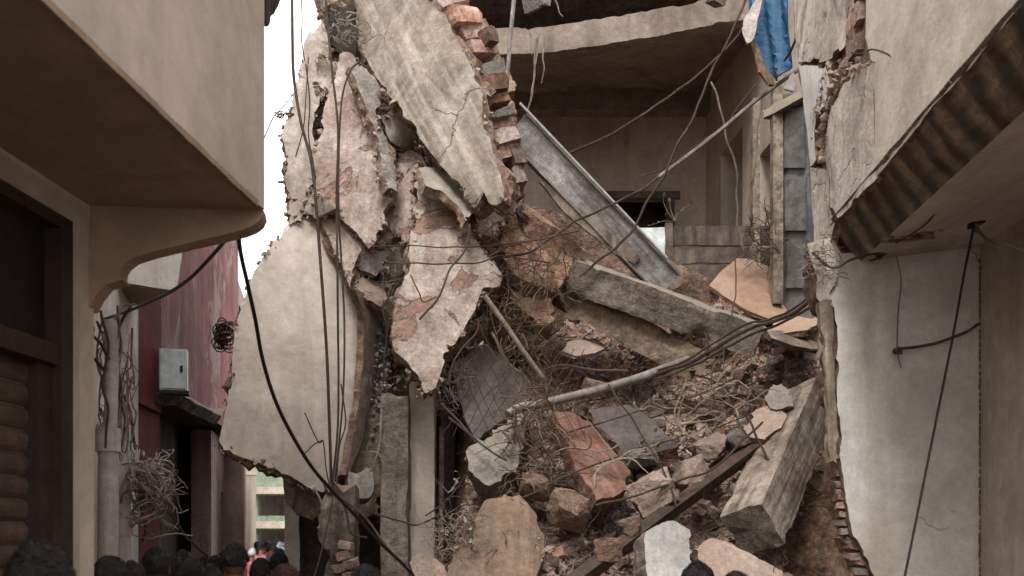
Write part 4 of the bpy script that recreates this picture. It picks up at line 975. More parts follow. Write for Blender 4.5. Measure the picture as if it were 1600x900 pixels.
# the diamond slab
T(slab('diamond_slab', [(650, 264), (672, 276), (700, 292), (724, 314), (730, 345), (744, 372), (762, 398), (784, 430), (780, 446), (755, 450), (744, 478), (720, 520), (702, 548), (690, 580), (680, 606), (664, 613), (655, 592), (638, 568), (616, 545), (613, 512), (618, 470), (632, 430), (640, 380), (646, 320)],
    .1, [m_pinkslab, m_core], plane=((655, 270, 8.3), (780, 430, 8.15), (660, 610, 7.75)), back=(.06, m_core), spall=.02, grit=True, jag=.018, step=.055, relief=.022, rs=3.5), 'diamond shaped flaking plaster slab hanging point down in the centre', 'wall slab')
T(slab('rag_plaster', [(655, 262), (690, 262), (722, 300), (740, 330), (728, 345), (716, 320), (690, 300), (664, 292)], .07, [m_grey, m_core], plane=((655, 262, 8.15), (740, 330, 8.05), (690, 300, 8.0)), jag=.02, step=.05, relief=.02), 'grey plaster rag draped over the top of the diamond shaped slab', 'plaster piece')
# painted steel girder
def girder(p0, p1, up, w, d):
    p0, p1 = Vector(p0), Vector(p1); g_ = empty('steel_girder', p0); bpy.context.view_layer.update()
    ya = (p1-p0).normalized(); za = Vector(up); za = (za-ya*za.dot(ya)).normalized(); xa = ya.cross(za)
    if xa.dot(CAM-p0) > 0: xa = -xa                                       # xa points away from the viewer
    beam('web', p0, p1, .02, w, [m_girder, m_girder], up=za, jag=.002, chips=.0, endjag=.01, parent=g_, step=.1)
    for s, r in ((1, .02), (-1, .016)):
        o_ = za*(w/2+.006)*s+xa*(-.03*0+d/2-.035)
        beam('flange', p0+o_, p1+o_, d, .016, [m_girder, m_girder], up=za, jag=.003, chips=.01, endjag=.02, parent=g_, step=.08)
    o_ = za*(w/2+.022)-xa*.03
    b = MB(); b.tube(spline([p0+o_-ya*.1, p0.lerp(p1, .3)+o_, p0.lerp(p1, .7)+o_, p1+o_-ya*.2], 6), .013, 6); b.build('conduit', m_white, g_)
    return g_
T(girder(P(806, 196, 8.75), P(1046, 446, 9.35), (.6, -.15, .8), .245, .17), 'chipped white painted steel girder slanting down from the brick edge to the heap', 'girder')
T(slab('split_lath', [(842, 284), (852, 282), (1000, 400), (992, 412), (960, 396), (880, 330)], .05, [m_woodpale, m_wood], plane=((842, 284, 8.9), (1000, 400, 9.2), (960, 420, 9.2)), jag=.006, step=.06, relief=.006), 'pale split lath lying along the underside of the white girder', 'lath')
# fallen beams
T(beam('concrete_beam', P(893, 428, 8.85), P(1186, 533, 8.75), .30, .27, [m_conc, m_conc], up=(.15, -.35, .93), jag=.010, chips=.035, step=.04, endjag=.06, sub=4), 'long grey concrete beam lying across the heap below the white girder', 'beam')
T(beam('concrete_beam', P(846, 440, 9.05), P(1092, 573, 8.95), .34, .27, [m_concbrown, m_core], up=(.2, -.2, .93), jag=.014, chips=.05, step=.04, endjag=.08, sub=4), 'brown mouldy concrete beam lying directly under the grey concrete beam', 'beam')
c_ = P(1215, 740, 8.0); a0, a1 = P(1262, 628, 8.75), P(1176, 828, 7.25); ax = (a1-a0).normalized()
s_ = Vector((-.9, 0, .42)); s_ = (s_-ax*s_.dot(ax)).normalized(); tc_ = (CAM-c_).normalized(); tc_ = (tc_-ax*tc_.dot(ax)).normalized()
T(beam('great_beam', a0, a1, .33, .36, [m_bigbeam, m_conc], up=(s_*.95+tc_*.75).normalized(), jag=.008, chips=.028, step=.03, endjag=.03, sub=6), 'great pale weathered beam tilted steeply against the right hand wall', 'beam')
T(beam('iron_girder', P(1212, 676, 8.2), P(890, 915, 6.8), .09, .1, [m_wire, m_wire], up=(.2, -.4, .9), jag=.004, chips=.01, step=.08, endjag=.03), 'dark rusty iron beam running down the heap to the lower left', 'beam')
T(beam('iron_girder', P(1190, 672, 8.35), P(1010, 810, 7.55), .04, .05, [m_brickdark, m_wire], up=(0, -.4, .9), jag=.004, chips=.01, step=.08), 'thin rust red bar running just behind the dark rusty iron beam', 'bar')
# slabs and boards on the heap
T(slab('terracotta_slab', [(1108, 446), (1126, 424), (1152, 403), (1170, 404), (1200, 416), (1238, 424), (1236, 450), (1226, 504), (1206, 500), (1170, 486), (1130, 462)], .04, [m_terra, m_terra], plane=((1108, 446, 9.4), (1238, 425, 9.9), (1225, 504, 9.3)), jag=.004, step=.06, relief=.004), 'upright terracotta coloured slab leaning at the top of the heap', 'slab')
T(slab('terracotta_slab', [(1190, 522), (1215, 500), (1250, 484), (1284, 478), (1284, 505), (1262, 516), (1226, 520)], .05, [m_terra, m_core], plane=((1190, 522, 8.9), (1284, 478, 9.6), (1284, 512, 8.9)), jag=.01, step=.06, relief=.008), 'flat terracotta slab lying beside the right wall below the upright one', 'slab')
T(slab('split_plank', [(1196, 515), (1230, 516), (1262, 530), (1280, 536), (1278, 546), (1240, 540), (1205, 528)], .04, [m_woodpale, m_wood], plane=((1196, 515, 8.8), (1280, 536, 9.0), (1205, 528, 8.7)), jag=.008, step=.05), 'short split plank under the flat terracotta slab', 'plank')
wd = empty('wooden_door', P(1130, 425, 10.4)); T(wd, 'fallen wooden door of wide grey brown boards in the upper room', 'door'); bpy.context.view_layer.update()
for k, (y0, y1) in enumerate([(354, 384), (387, 412), (414, 445)]):
    slab('board', [(1050, y0, 10.4), (1218, y0-2+k, 10.4), (1221, y1-1, 10.4), (1050, y1, 10.4)], .03, [m_wood, m_wood], jag=.005, step=.09, relief=.004, axis=(1, 0, 0), parent=wd)
slab('stile', [(1040, 348, 10.36), (1051, 348, 10.36), (1053, 450, 10.36), (1042, 450, 10.36)], .05, [m_wood]*2, jag=.004, parent=wd)
T(slab('white_board', [(975, 357), (1039, 355), (1042, 415), (1000, 412)], .02, [m_boxwhite]*2, plane=((975, 357, 10.6), (1039, 355, 10.6), (1042, 415, 10.5)), jag=.004, step=.08), 'bluish white board standing between the girder and the wooden door', 'board')
T(slab('red_slab', [(864, 642), (892, 640), (926, 662), (952, 694), (984, 738), (978, 766), (958, 778), (932, 782), (914, 752), (896, 726), (884, 690)], .14, [m_redslab, m_brickdark], spall=.01, plane=((870, 642, 8.05), (926, 662, 8.1), (958, 780, 7.35)), jag=.012, step=.05, relief=.012), 'dark red oxide slab sliding down the middle of the heap', 'slab')
T(slab('red_slab', [(920, 640), (980, 634), (1040, 668), (1060, 700), (1010, 712), (985, 726), (955, 690)], .09, [m_greydark, m_core], plane=((920, 640, 8.5), (1040, 668, 8.4), (985, 726, 8.0)), jag=.02, step=.05, relief=.015), 'grey brown slab half buried right of the dark red slab', 'slab')
T(slab('grey_sheet', [(706, 566), (735, 548), (762, 538), (790, 562), (822, 594), (830, 622), (796, 648), (770, 668), (745, 690), (728, 660), (714, 610)], .04, [m_greydark]*2, plane=((706, 566, 8.45), (822, 594, 8.4), (745, 690, 8.0)), jag=.01, step=.06, relief=.006), 'dull grey sheet leaning behind the wire mesh left of the steel pipe', 'sheet')
T(slab('pale_boulder', [(729, 702), (744, 682), (768, 668), (792, 652), (812, 642), (826, 660), (818, 700), (806, 735), (782, 748), (758, 756), (740, 742)], .34, [m_grey, m_conc], plane=((729, 702, 7.65), (812, 645, 7.75), (758, 756, 7.5)), jag=.03, step=.06, relief=.06, rs=3, sharp=22), 'large pale grey concrete boulder at the lower end of the steel pipe', 'boulder')
T(slab('curved_sheet', [(744, 806), (758, 782), (788, 772), (812, 770), (838, 794), (851, 824), (850, 856), (838, 900), (828, 960), (684, 960), (690, 905), (699, 880), (716, 850), (736, 838)], .05, [m_tan, m_tan], plane=((770, 764, 7.3), (700, 930, 6.75), (850, 850, 7.0)), jag=.01, step=.06, relief=.006,
    curl=lambda x, y: -.9*max(0, x-.05)**2-.25*x*x), 'curved brown sheet bulging at the foot of the heap on its left', 'sheet')
T(slab('pink_shard', [(640, 880), (648, 866), (668, 864), (694, 884), (704, 930), (650, 940)], .08, [m_pink, m_core], plane=((640, 880, 6.6), (690, 880, 6.6), (650, 940, 6.5)), jag=.01, step=.05, relief=.01), 'pinkish plaster shard at the bottom left of the curved brown sheet', 'shard')
T(slab('white_block', [(1008, 834), (1030, 820), (1052, 813), (1078, 828), (1082, 862), (1088, 960), (1016, 960), (1010, 880)], .2, [m_white, m_conc], plane=((1008, 834, 6.95), (1078, 828, 7.05), (1016, 950, 6.8)), jag=.012, step=.05, relief=.01), 'white painted concrete block standing upright at the foot of the heap', 'block')
T(slab('pink_slab', [(1084, 856), (1110, 842), (1140, 848), (1186, 874), (1222, 890), (1236, 960), (1086, 960)], .12, [m_pink, m_core], plane=((1084, 856, 7.1), (1222, 890, 7.1), (1100, 950, 6.7)), jag=.015, step=.05, relief=.015), 'pinkish slab with crumbs on it right of the white painted block', 'slab')
T(slab('plaster_lump', [(1196, 622), (1208, 600), (1222, 598), (1232, 616), (1240, 634), (1220, 642), (1204, 636)], .1, [m_grey, m_core], plane=((1196, 622, 8.3), (1222, 598, 8.4), (1220, 642, 8.2)), jag=.02, step=.04, relief=.02), 'white plaster lump near the top end of the great beam', 'plaster lump')
T(slab('tan_block', [(1160, 664), (1178, 644), (1204, 634), (1230, 646), (1222, 668), (1196, 686), (1172, 684)], .2, [m_stone, m_core], plane=((1160, 664, 8.1), (1230, 646, 8.2), (1196, 686, 7.95)), jag=.02, step=.05, relief=.03), 'tan block just below the white plaster lump', 'block')
m_orange_ = mat('orange_brown_mortar', (.40, .25, .16), (.29, .17, .11), (.5, .37, .28), streak=.6, scale=4, speck=.35, bump=1.0, bscale=22, bdist=.03, dust=((.46, .34, .26), .5))
for i, (px, py, Y, w_, h_, r_, me, l) in enumerate([(888, 800, 7.2, 80, 76, 20, 'm', 'rounded brown boulder below the dark red slab'), (1020, 770, 7.45, 84, 66, -30, 'p', 'broad pinkish lump just above the rusty iron beam'),
        (1078, 742, 7.7, 62, 52, -30, 'p', 'pinkish lump beside the middle of the rusty iron beam'), (985, 824, 7.15, 54, 50, -20, 'm', 'brown lump above the lower end of the rusty iron beam'), (1110, 700, 7.9, 66, 44, -28, 'p', 'crumb covered lump near the upper end of the rusty iron beam'),
        (950, 862, 6.95, 70, 56, 0, 'm', 'brown lump at the very foot of the heap'), (1150, 690, 8.0, 40, 40, -30, 's', 'small grey lump tucked behind the rusty iron beam'), (1000, 716, 8.0, 56, 30, -10, 's', 'flat grey brown stone above the broad pinkish lump'),
        (838, 760, 7.35, 70, 60, 10, 'm', 'earthy lump between the grey boulder and the brown one'), (930, 600, 8.7, 60, 40, 0, 'm', 'brown lump in the shade over the steel pipe')]):
    m_ = {'m': m_orange_, 'p': m_pink, 's': m_grey}[me]
    kk_ = .7 if me == 'm' and i != 0 else .9; h_m = bpy.data.meshes.new('boulder'); bm = bmesh.new(); 
    rn = random.Random(i*3+1)
    for _ in range(22):
        v = Vector([rn.uniform(-1, 1) for _ in range(3)]); v = v/max(abs(v.x), abs(v.y), abs(v.z))*rn.uniform(.82, 1); bm.verts.new(v)
    rr_ = bmesh.ops.convex_hull(bm, input=bm.verts); bmesh.ops.delete(bm, geom=[e for e in rr_['geom_interior'] if isinstance(e, bmesh.types.BMVert)], context='VERTS')
    for _ in range(3): bmesh.ops.subdivide_edges(bm, edges=bm.edges[:], cuts=1, use_grid_fill=True)
    for v in bm.verts: v.co = v.co*(1+.10*fb(v.co, 2.5, i*7, 4)+.03*nz(v.co, 9, i))
    bm.to_mesh(h_m); bm.free(); finish(h_m, [m_], 28)
    o = put('boulder', h_m, P(px, py, Y+.08), Matrix.Rotation(R(-r_)*-1, 4, 'Y') @ rrot(.15), (w_/F*Y/2*kk_, .2*kk_, h_/F*Y/2*kk_)); T(o, l, 'boulder')
crumbs('broken_rubble', 900, [(850, 700), (1000, 680), (1110, 680), (1100, 760), (1000, 850), (880, 860)], .008, .05, HS+HB+HT, m_stone, 'loose rubble spilling over the lumps in the lower middle of the heap', 'rubble', dropf=lambda x, y: (lambda p: None if p is None else p+(CAM-p).normalized()*random.uniform(0, .16))(drop(x, y)), seed=27)
crumbs('broken_rubble', 500, [(850, 700), (1000, 680), (1110, 680), (1100, 760), (1000, 850), (880, 860)], .008, .045, HB+HT, m_brick, 'loose brick bits spilling over the lumps in the lower middle of the heap', 'rubble', dropf=lambda x, y: (lambda p: None if p is None else p+(CAM-p).normalized()*random.uniform(0, .16))(drop(x, y)), seed=28)
# rooty masonry in the middle
m_orange = mat('orange_brown_earth_and_brick', (.36, .20, .13), (.25, .13, .085), (.44, .3, .21), streak=.6, scale=6, speck=.4, bump=1.0, bscale=22, bdist=.03, dust=((.42, .3, .22), .4))
T(slab('brick_lump', [(790, 340), (812, 330), (842, 345), (880, 372), (902, 400), (890, 430), (868, 452), (830, 446), (800, 430), (784, 400)], .3, [m_orange, m_core], plane=((790, 340, 8.7), (900, 400, 8.75), (800, 430, 8.5)), jag=.03, step=.05, relief=.07, rs=4, sharp=25), 'orange brown mass of brick and roots left of the concrete beams', 'masonry')
T(slab('brick_lump', [(800, 452), (836, 452), (862, 470), (866, 500), (842, 510), (820, 490), (800, 476)], .2, [m_orange, m_core], plane=((800, 452, 8.6), (866, 470, 8.6), (842, 510, 8.4)), jag=.03, step=.05, relief=.06, rs=4, sharp=25), 'smaller orange brown brick lump below the rooty mass', 'masonry')
T(beam('rotten_log', P(812, 334, 8.6), P(905, 408, 8.85), .17, .2, [m_orange, m_core], up=(.3, -.4, .9), jag=.03, chips=.08, step=.05, endjag=.1), 'rotten orange brown timber end poking toward the grey concrete beam', 'timber')
T(slab('masonry_mass', [(780, 300), (1000, 380), (1110, 440), (1115, 480), (1000, 500), (890, 480), (866, 520), (820, 560), (760, 560), (756, 420)], .3, [m_core, m_core], plane=((780, 300, 9.5), (1110, 440, 9.75), (820, 600, 9.7)), jag=.04, step=.09, relief=.09), 'shaded broken masonry behind the fallen concrete beams', 'masonry')
T(slab('flat_shard', [(888, 534), (930, 528), (950, 542), (930, 552), (900, 556), (878, 548)], .03, [m_brick, m_brick], plane=((888, 534, 8.9), (950, 542, 9.0), (900, 556, 8.7)), jag=.01, step=.05), 'thin reddish shard hanging in the dark gap under the beams', 'shard')
# chunks clinging to the bared wall core: rubble between the hanging slabs
nC = (P(460, 330, 9.2)-P(520, 0, 9.35)).cross(P(800, 330, 9.3)-P(520, 0, 9.35)).normalized(); aC = P(520, 0, 9.25)
def dropC(px, py):
    p = onplane(px, py, aC, nC); return p+Vector((0, -random.uniform(0, .16), 0))
zcore = [(488, 320), (470, 230), (500, 120), (600, 120), (700, 260), (760, 330), (800, 340), (790, 470), (700, 560), (690, 640), (606, 640), (590, 480), (545, 460), (500, 400)]
poly_c = [(590, 150), (620, 190), (660, 240), (660, 280), (640, 330), (640, 400), (620, 460), (600, 480), (560, 440), (560, 400), (600, 350), (618, 300), (600, 220)]
poly_b = [(500, 0), (540, 0), (550, 20), (520, 40), (498, 30)]
zbak = drop
def zoneC(poly, name, n, s0, s1, label, cat, group):
    for k in range(n):
        while True:
            px, py = random.uniform(495, 665), random.uniform(-5, 485)
            if inside(px, py, poly): break
        s = random.uniform(s0, s1); o = put(name, random.choice(sets[name]), dropC(px, py), rrot(), (s, s, s)); tag(o, label, cat, group)
random.seed(9)
zoneC(poly_c, 'broken_stone', 60, .03, .09, 'stone lump clinging to the bared wall between the hanging slabs', 'stone', 'stone lumps in the bared wall')
zoneC(poly_c, 'concrete_lump', 24, .03, .08, 'grey mortar lump clinging to the bared wall between the hanging slabs', 'mortar lump', 'mortar lumps in the bared wall')
zoneC(poly_c, 'broken_brick', 22, .03, .07, 'broken brick clinging to the bared wall between the hanging slabs', 'brick', 'bricks in the bared wall')
zoneC(poly_b, 'broken_stone', 14, .03, .06, 'small stone on the jagged top of the tall pale slab', 'stone', 'stones on top of the tall slab')
crumbs('wall_rubble', 2600, poly_c, .008, .035, HS, m_stone, 'mortar crumbs and grit caught between the hanging slabs', 'rubble', dropf=dropC, seed=3)
crumbs('wall_rubble', 1500, zcore, .012, .05, HS+HG, m_stone, 'broken stones packed in the bared core of the collapsed wall', 'rubble', dropf=dropC, seed=13)
crumbs('wall_rubble', 700, [(545, 462), (605, 476), (612, 560), (600, 720), (560, 740), (545, 700), (566, 580)], .006, .032, HS, m_stone, 'rubble stuck on the dark wall beside the two columns', 'rubble', dropf=lambda x, y: P(x, y, 8.72+random.random()*.2), seed=4)
for i, (px, py, s) in enumerate([(428, 386, .055), (407, 410, .035), (422, 392, .03)]):
    T(put('broken_brick', HB[i], P(px, py, 8.6), rrot(), (s, s, s*1.6)), ['rounded brick lump perched highest on the left edge of the cream panel', 'tiny brick lump perched lowest on the left edge of the cream panel', 'middle brick crumb on the left edge of the cream panel'][i], 'brick')

# ================================================================ CABLES, WIRES, TWIGS
def cable(name, l, y0, y1, r, m, label, cat='cable', group=None, jit=.0, sn=8, n=6, taper=1):
    return thing_tube(name, pp(l, y0, y1) if y0 else pp(l), r, m, label, cat, group, n=n, sn=sn, jitter=jit, taper=taper)
random.seed(31)
cable('power_cable', [(371, 352), (376, 395), (386, 440), (399, 500), (410, 560), (428, 620), (452, 672), (486, 728), (520, 768), (556, 806), (596, 850), (640, 892), (670, 930)], 4.6, 7.4, .011, m_cable, 'thick black cable sagging from the balcony corner down past the cream panel', n=8)
cable('power_cable', [(362, 362), (338, 392), (300, 432), (268, 455), (238, 470), (200, 486), (160, 500)], 4.5, 6.6, .010, m_cable, 'black cable running left from the balcony corner to the drainpipes')
cable('hanging_cable', [(456, -40), (457, 60), (459, 120), (470, 190), (486, 250), (494, 320), (500, 400), (506, 480), (511, 560), (514, 640), (516, 700), (518, 766)], 8.1, 8.0, .012, m_wire, 'cable hanging from the sky strip down the whole left side of the cream panel')
cable('hanging_cable', [(507, -30), (512, 40), (520, 120), (528, 200), (526, 300), (527, 400), (528, 500), (529, 600), (527, 680), (518, 766)], 8.0, 7.95, .009, m_wire, 'rusty cable hanging straight down the middle of the flaking pink white slab')
cable('hanging_cable', [(562, 96), (548, 110), (535, 150), (530, 220), (529, 320), (534, 420), (538, 500), (537, 600), (531, 680), (522, 764)], 8.1, 7.95, .008, m_wire, 'rusty cable starting at the small curl under the great beige panel')
cable('hanging_cable', [(533, 600), (540, 660), (530, 700), (526, 762)], 7.9, 7.9, .006, m_wire, 'short thin wire loop low in front of the cream panel')
cable('hanging_cable', [(470, -30), (472, 30), (471, 60), (476, 95)], 8.4, 8.4, .005, m_wire, 'thin wire dangling in the strip of sky', 'wire')
cable('hanging_cable', [(482, 90), (478, 150), (474, 200), (462, 245)], 8.3, 8.3, .005, m_wire, 'thin wire hanging down the tall pale slab', 'wire')
cable('hanging_cable', [(478, 100), (484, 160), (482, 210), (490, 260), (494, 310)], 8.25, 8.2, .006, m_wire, 'second wire hanging down the tall pale slab nearer its dark crack', 'wire')
cable('slack_wire', [(413, 215), (428, 182), (440, 170), (452, 155), (464, 140)], 6.5, 8.3, .004, m_wire, 'thin wire bridging the sky from the balcony to the tall pale slab', 'wire')
cable('slack_wire', [(476, 645), (497, 690), (505, 690), (510, 735), (516, 762)], 7.9, 7.9, .005, m_wire, 'kinked thin wire on the lower cream panel', 'wire')
cable('slack_wire', [(475, 710), (490, 695), (503, 688)], 7.9, 7.9, .005, m_wire, 'short wire end curling off the kinked wire', 'wire')
cable('slack_wire', [(520, 770), (538, 790), (548, 830), (560, 838), (573, 840)], 7.8, 7.6, .010, m_wire, 'cut cable end sticking out from the plaster stump', 'cable')
cable('slack_wire', [(492, 764), (503, 790), (500, 820), (496, 826)], 7.9, 7.8, .009, m_wirepale, 'pale cut cable end hanging beside the brown offcut', 'cable')
cable('slack_wire', [(521, 772), (510, 830), (500, 870), (490, 905)], 7.8, 7.5, .006, m_wire, 'thin wire falling left of the plaster stump', 'wire')
cable('slack_wire', [(520, 768), (570, 808), (610, 862), (660, 905)], 7.8, 7.0, .009, m_wire, 'brown cable following the thick black one below the stump')
cable('slack_wire', [(585, 802), (620, 812), (650, 820), (690, 808), (722, 820)], 7.7, 7.6, .008, m_wire, 'bent rod crossing in front of the two columns', 'rod', jit=.01)
cable('slack_wire', [(665, 806), (700, 780), (730, 740)], 7.6, 7.5, .006, m_wire, 'thin rod leaning from the columns to the grey boulder', 'rod')
cable('slack_wire', [(596, 630), (592, 680), (588, 710), (580, 740)], 8.0, 8.0, .008, m_wirepale, 'pale wire hanging down beside the grey concrete block', 'wire', jit=.02)
cable('slack_wire', [(577, 706), (590, 708), (598, 722), (600, 740)], 7.9, 7.9, .008, m_wirepale, 'small pale hook of wire above the grey concrete block', 'wire')
# upper room
cable('room_cable', [(1212, -20), (1184, 8), (1150, 60), (1090, 118), (1060, 140), (1010, 175), (960, 206), (920, 226), (878, 244)], 8.6, 9.4, .011, m_wire, 'knotted cable from the blue sheet across the opened room to the girder', jit=.014)
cable('room_cable', [(1290, -10), (1248, 40), (1240, 70), (1225, 95)], 6.8, 7.6, .009, m_wire, 'cable coming down over the broken wall edge beside the blue sheet', jit=.01)
cable('room_pipe', [(1248, 108), (1180, 158), (1130, 200), (1075, 243), (1030, 276)], 8.2, 8.6, .016, m_steelpipe, 'thin straight pale pipe crossing the opened room from the right wall', 'pipe')
cable('room_cable', [(1030, 276), (1000, 298), (960, 318), (900, 345), (862, 372), (830, 392), (790, 402)], 8.6, 8.3, .010, m_wire, 'cable continuing from the pale straight pipe down over the girder', jit=.01)
cable('room_cable', [(1170, -10), (1140, 60), (1112, 110), (1096, 150), (1080, 190), (1056, 230), (1040, 270), (1010, 320), (985, 365), (950, 395), (905, 430)], 8.5, 8.6, .011, m_wire, 'long cable drooping from the ceiling edge down across the white girder', jit=.016)
cable('room_cable', [(1110, 128), (1125, 165), (1133, 210), (1147, 250), (1152, 300), (1152, 350), (1162, 390)], 8.5, 8.8, .009, m_wirepale, 'pale kinked wire hanging in front of the wooden door', 'wire', jit=.016)
cable('room_cable', [(1180, 130), (1150, 175), (1140, 190), (1090, 225), (1040, 262), (1000, 278)], 9.6, 9.4, .006, m_wire, 'faint wire running behind the pale straight pipe', 'wire', jit=.02)
cable('room_cable', [(1190, 150), (1184, 200), (1182, 235), (1175, 290), (1165, 330)], 9.0, 9.2, .005, m_wirepale, 'thin pale wire dangling near the doorway of the room', 'wire', jit=.014)
cable('hanging_rod', [(806, -30), (800, 30), (795, 90), (791, 130), (788, 162)], 9.0, 8.9, .020, m_steelpipe, 'pale rod hanging vertically beside the bared brick edge', 'rod')
for i, (l, t) in enumerate([([(842, 55), (838, 90), (832, 130), (828, 160), (820, 196)], 'longest root-like strand hanging below the ceiling edge'), ([(838, 60), (835, 100), (834, 140), (825, 172)], 'second strand hanging close beside the longest one'),
                            ([(850, 58), (848, 90), (850, 105), (846, 132)], 'short kinked strand right of the longest one'), ([(828, 52), (828, 70), (831, 85)], 'tiny strand left of the other hanging strands'), ([(862, -10), (870, 5), (874, 18), (880, 26)], 'torn strip dangling at the top edge left of the ceiling')]):
    cable('hanging_strand', l, 9.5, 9.5, .010, m_wirepale, 'pale '+t, 'strand', jit=.02, taper=.4)
# over the heap
sp_ = cable('steel_pipe', [(794, 648), (812, 637), (850, 630), (900, 618), (950, 605), (1000, 590), (1040, 575), (1075, 562)], 7.5, 7.9, .034, m_steelpipe, 'dusty grey steel pipe bent across the heap, open at its left end', 'pipe', n=12)
for k, (dy, r, l) in enumerate([(0, .013, 'thick cable rising from the steel pipe to the right wall'), (7, .009, 'thinner cable just under the thick one rising to the right wall'), (-6, .008, 'slack cable just above the thick one rising to the right wall')]):
    cable('heap_cable', [(1000, 592+dy), (1060, 574+dy), (1110, 548+dy*1.3), (1160, 518+dy*1.6), (1200, 505+dy), (1240, 488+dy), (1290, 452+dy*1.5), (1340, 410+dy), (1392, 388)], 7.9, 6.0, r, m_wire, l, jit=.012)
for i, (l, y0, y1, r, t) in enumerate([
        ([(740, 808), (830, 770), (900, 738), (980, 708), (1040, 690), (1080, 676)], 7.2, 7.8, .008, 'upper long rod crossing the middle of the heap'),
        ([(930, 790), (990, 775), (1060, 752), (1110, 735), (1160, 690), (1190, 660)], 7.1, 7.8, .009, 'lower long rod curving over the pinkish lumps'),
        ([(830, 690), (900, 672), (960, 655), (1020, 634), (1090, 616), (1150, 590)], 7.7, 8.0, .007, 'rod running just below the steel pipe'),
        ([(700, 650), (735, 680), (760, 700), (790, 720)], 7.6, 7.4, .008, 'rod leaning on the pale grey boulder'),
        ([(690, 630), (720, 662), (745, 690)], 7.9, 7.7, .010, 'bent rod poking out above the pale grey boulder'),
        ([(950, 600), (990, 660), (1040, 740), (1056, 790)], 7.6, 7.3, .007, 'rod hanging down across the dark red slab side'),
        ([(1150, 400), (1150, 450), (1142, 500), (1130, 560), (1140, 620)], 8.6, 8.0, .006, 'thin rod hanging before the upright terracotta slab'),
        ([(1100, 520), (1115, 560), (1112, 600), (1120, 640)], 8.3, 8.0, .006, 'thin drooping rod below the grey concrete beam'),
        ([(1168, 650), (1186, 690), (1200, 720)], 7.9, 7.7, .010, 'short dark rod crossing the top of the rusty iron beam'),
        ([(840, 580), (880, 572), (930, 578), (980, 580)], 8.0, 8.1, .010, 'grey rod above the bent steel pipe'),
        ([(760, 400), (800, 384), (850, 372), (905, 360)], 8.0, 8.4, .006, 'rod over the rooty orange mass'),
        ([(580, 386), (640, 384), (700, 388), (760, 384), (820, 378)], 7.9, 8.2, .005, 'upper wire stretched across the diamond shaped slab'),
        ([(600, 410), (660, 412), (740, 410), (790, 400), (860, 410)], 7.85, 8.2, .006, 'lower wire stretched across the diamond shaped slab'),
        ([(735, 350), (728, 390), (706, 415), (694, 440), (682, 470), (655, 500)], 7.85, 7.75, .008, 'knotted twiggy wire down the face of the diamond shaped slab'),
        ([(640, 430), (655, 455), (662, 470), (680, 464)], 7.8, 7.8, .005, 'small hooked wire on the diamond shaped slab'),
        ([(598, 600), (600, 560), (606, 520), (600, 480), (625, 440)], 8.2, 8.2, .006, 'wire rising between the cream panel and the diamond shaped slab'),
        ([(700, 600), (712, 560), (745, 520), (750, 500)], 7.9, 7.9, .007, 'curved wire in the shade right of the diamond shaped slab')]):
    cable('bent_rod', l, y0, y1, r, m_wire, t, 'rod', jit=.014)
cable('thin_pole', [(757, 462), (790, 508), (820, 552), (848, 590)], 7.8, 7.9, .020, m_twigpale, 'pale straight stick leaning right of the diamond shaped slab', 'stick', n=8)
cable('thin_pole', [(770, 520), (790, 560), (830, 600), (850, 640)], 8.1, 7.9, .012, m_twig, 'brown stick behind the pale straight one', 'stick', jit=.02)
# right wall cables and fittings
cable('wall_wire', [(1610, 70), (1575, 140), (1540, 200), (1500, 255), (1468, 320), (1452, 345), (1430, 362), (1400, 380)], 4.6, 5.6, .005, m_wire, 'thin wire falling across the dark balcony edge to the tangled bracket', 'wire')
cable('wall_wire', [(1522, 352), (1506, 430), (1490, 520), (1472, 610), (1450, 720), (1428, 830), (1412, 910)], 5.5, 5.3, .0065, m_cable, 'long dark cable hanging down the white wall from the ceiling bracket', 'cable')
cable('wall_wire', [(1525, 352), (1540, 372), (1558, 384), (1572, 380), (1590, 386), (1615, 396)], 5.5, 4.9, .008, m_wirepale, 'pale twisted cable leading right from the ceiling bracket', 'cable', jit=.01)
cable('wall_wire', [(1404, 545), (1440, 541), (1475, 532), (1510, 520), (1530, 505)], 5.98, 5.95, .009, m_wire, 'short brown cable crossing the white wall to its corner', 'cable', jit=.01)
cable('wall_wire', [(1401, 400), (1408, 440), (1404, 480), (1402, 545), (1408, 575)], 5.98, 5.98, .004, m_wirepale, 'faint thin wire hanging on the white wall above its dark plug', 'wire')
cable('wall_wire', [(1270, 395), (1300, 420), (1330, 405), (1370, 395), (1400, 383)], 5.9, 5.9, .008, m_wire, 'brown cable looped at the broken corner under the dark beam', 'cable', jit=.012)
cable('wall_wire', [(1330, 82), (1345, 85), (1362, 78), (1385, 84), (1400, 90), (1430, 84), (1440, 85)], 5.0, 4.9, .004, m_wire, 'thin wire stapled along the crack in the cream balcony front', 'wire', jit=.006)
def knot(name, px, py, Y, r, m, label, cat, n=14, sd_=1, tr=.006, sx=1.6):
    rnd = random.Random(sd_); b = MB(); c = P(px, py, Y)
    for i in range(n):
        p = c+Vector((rnd.gauss(0, r*sx*.5), rnd.gauss(0, r*.3), rnd.gauss(0, r*.4))); l = [p]
        for k in range(6): p = p+Vector((rnd.gauss(0, r*.5*sx), rnd.gauss(0, r*.25), rnd.gauss(0, r*.35))); l.append(p)
        b.tube(spline(l, 3), tr*rnd.uniform(.5, 1.6), 5)
    return T(b.build(name, m), label, cat)
knot('bracket_tangle', 1424, 362, 5.6, .045, m_mould, 'dark tangle of bracket and rags hanging under the dark beam', 'tangle', 22, 2, .010, 2.0)
knot('wall_plug', 1403, 547, 5.96, .016, m_mould, 'dark plug with cable ends on the white wall', 'plug', 12, 3, .007, .7)
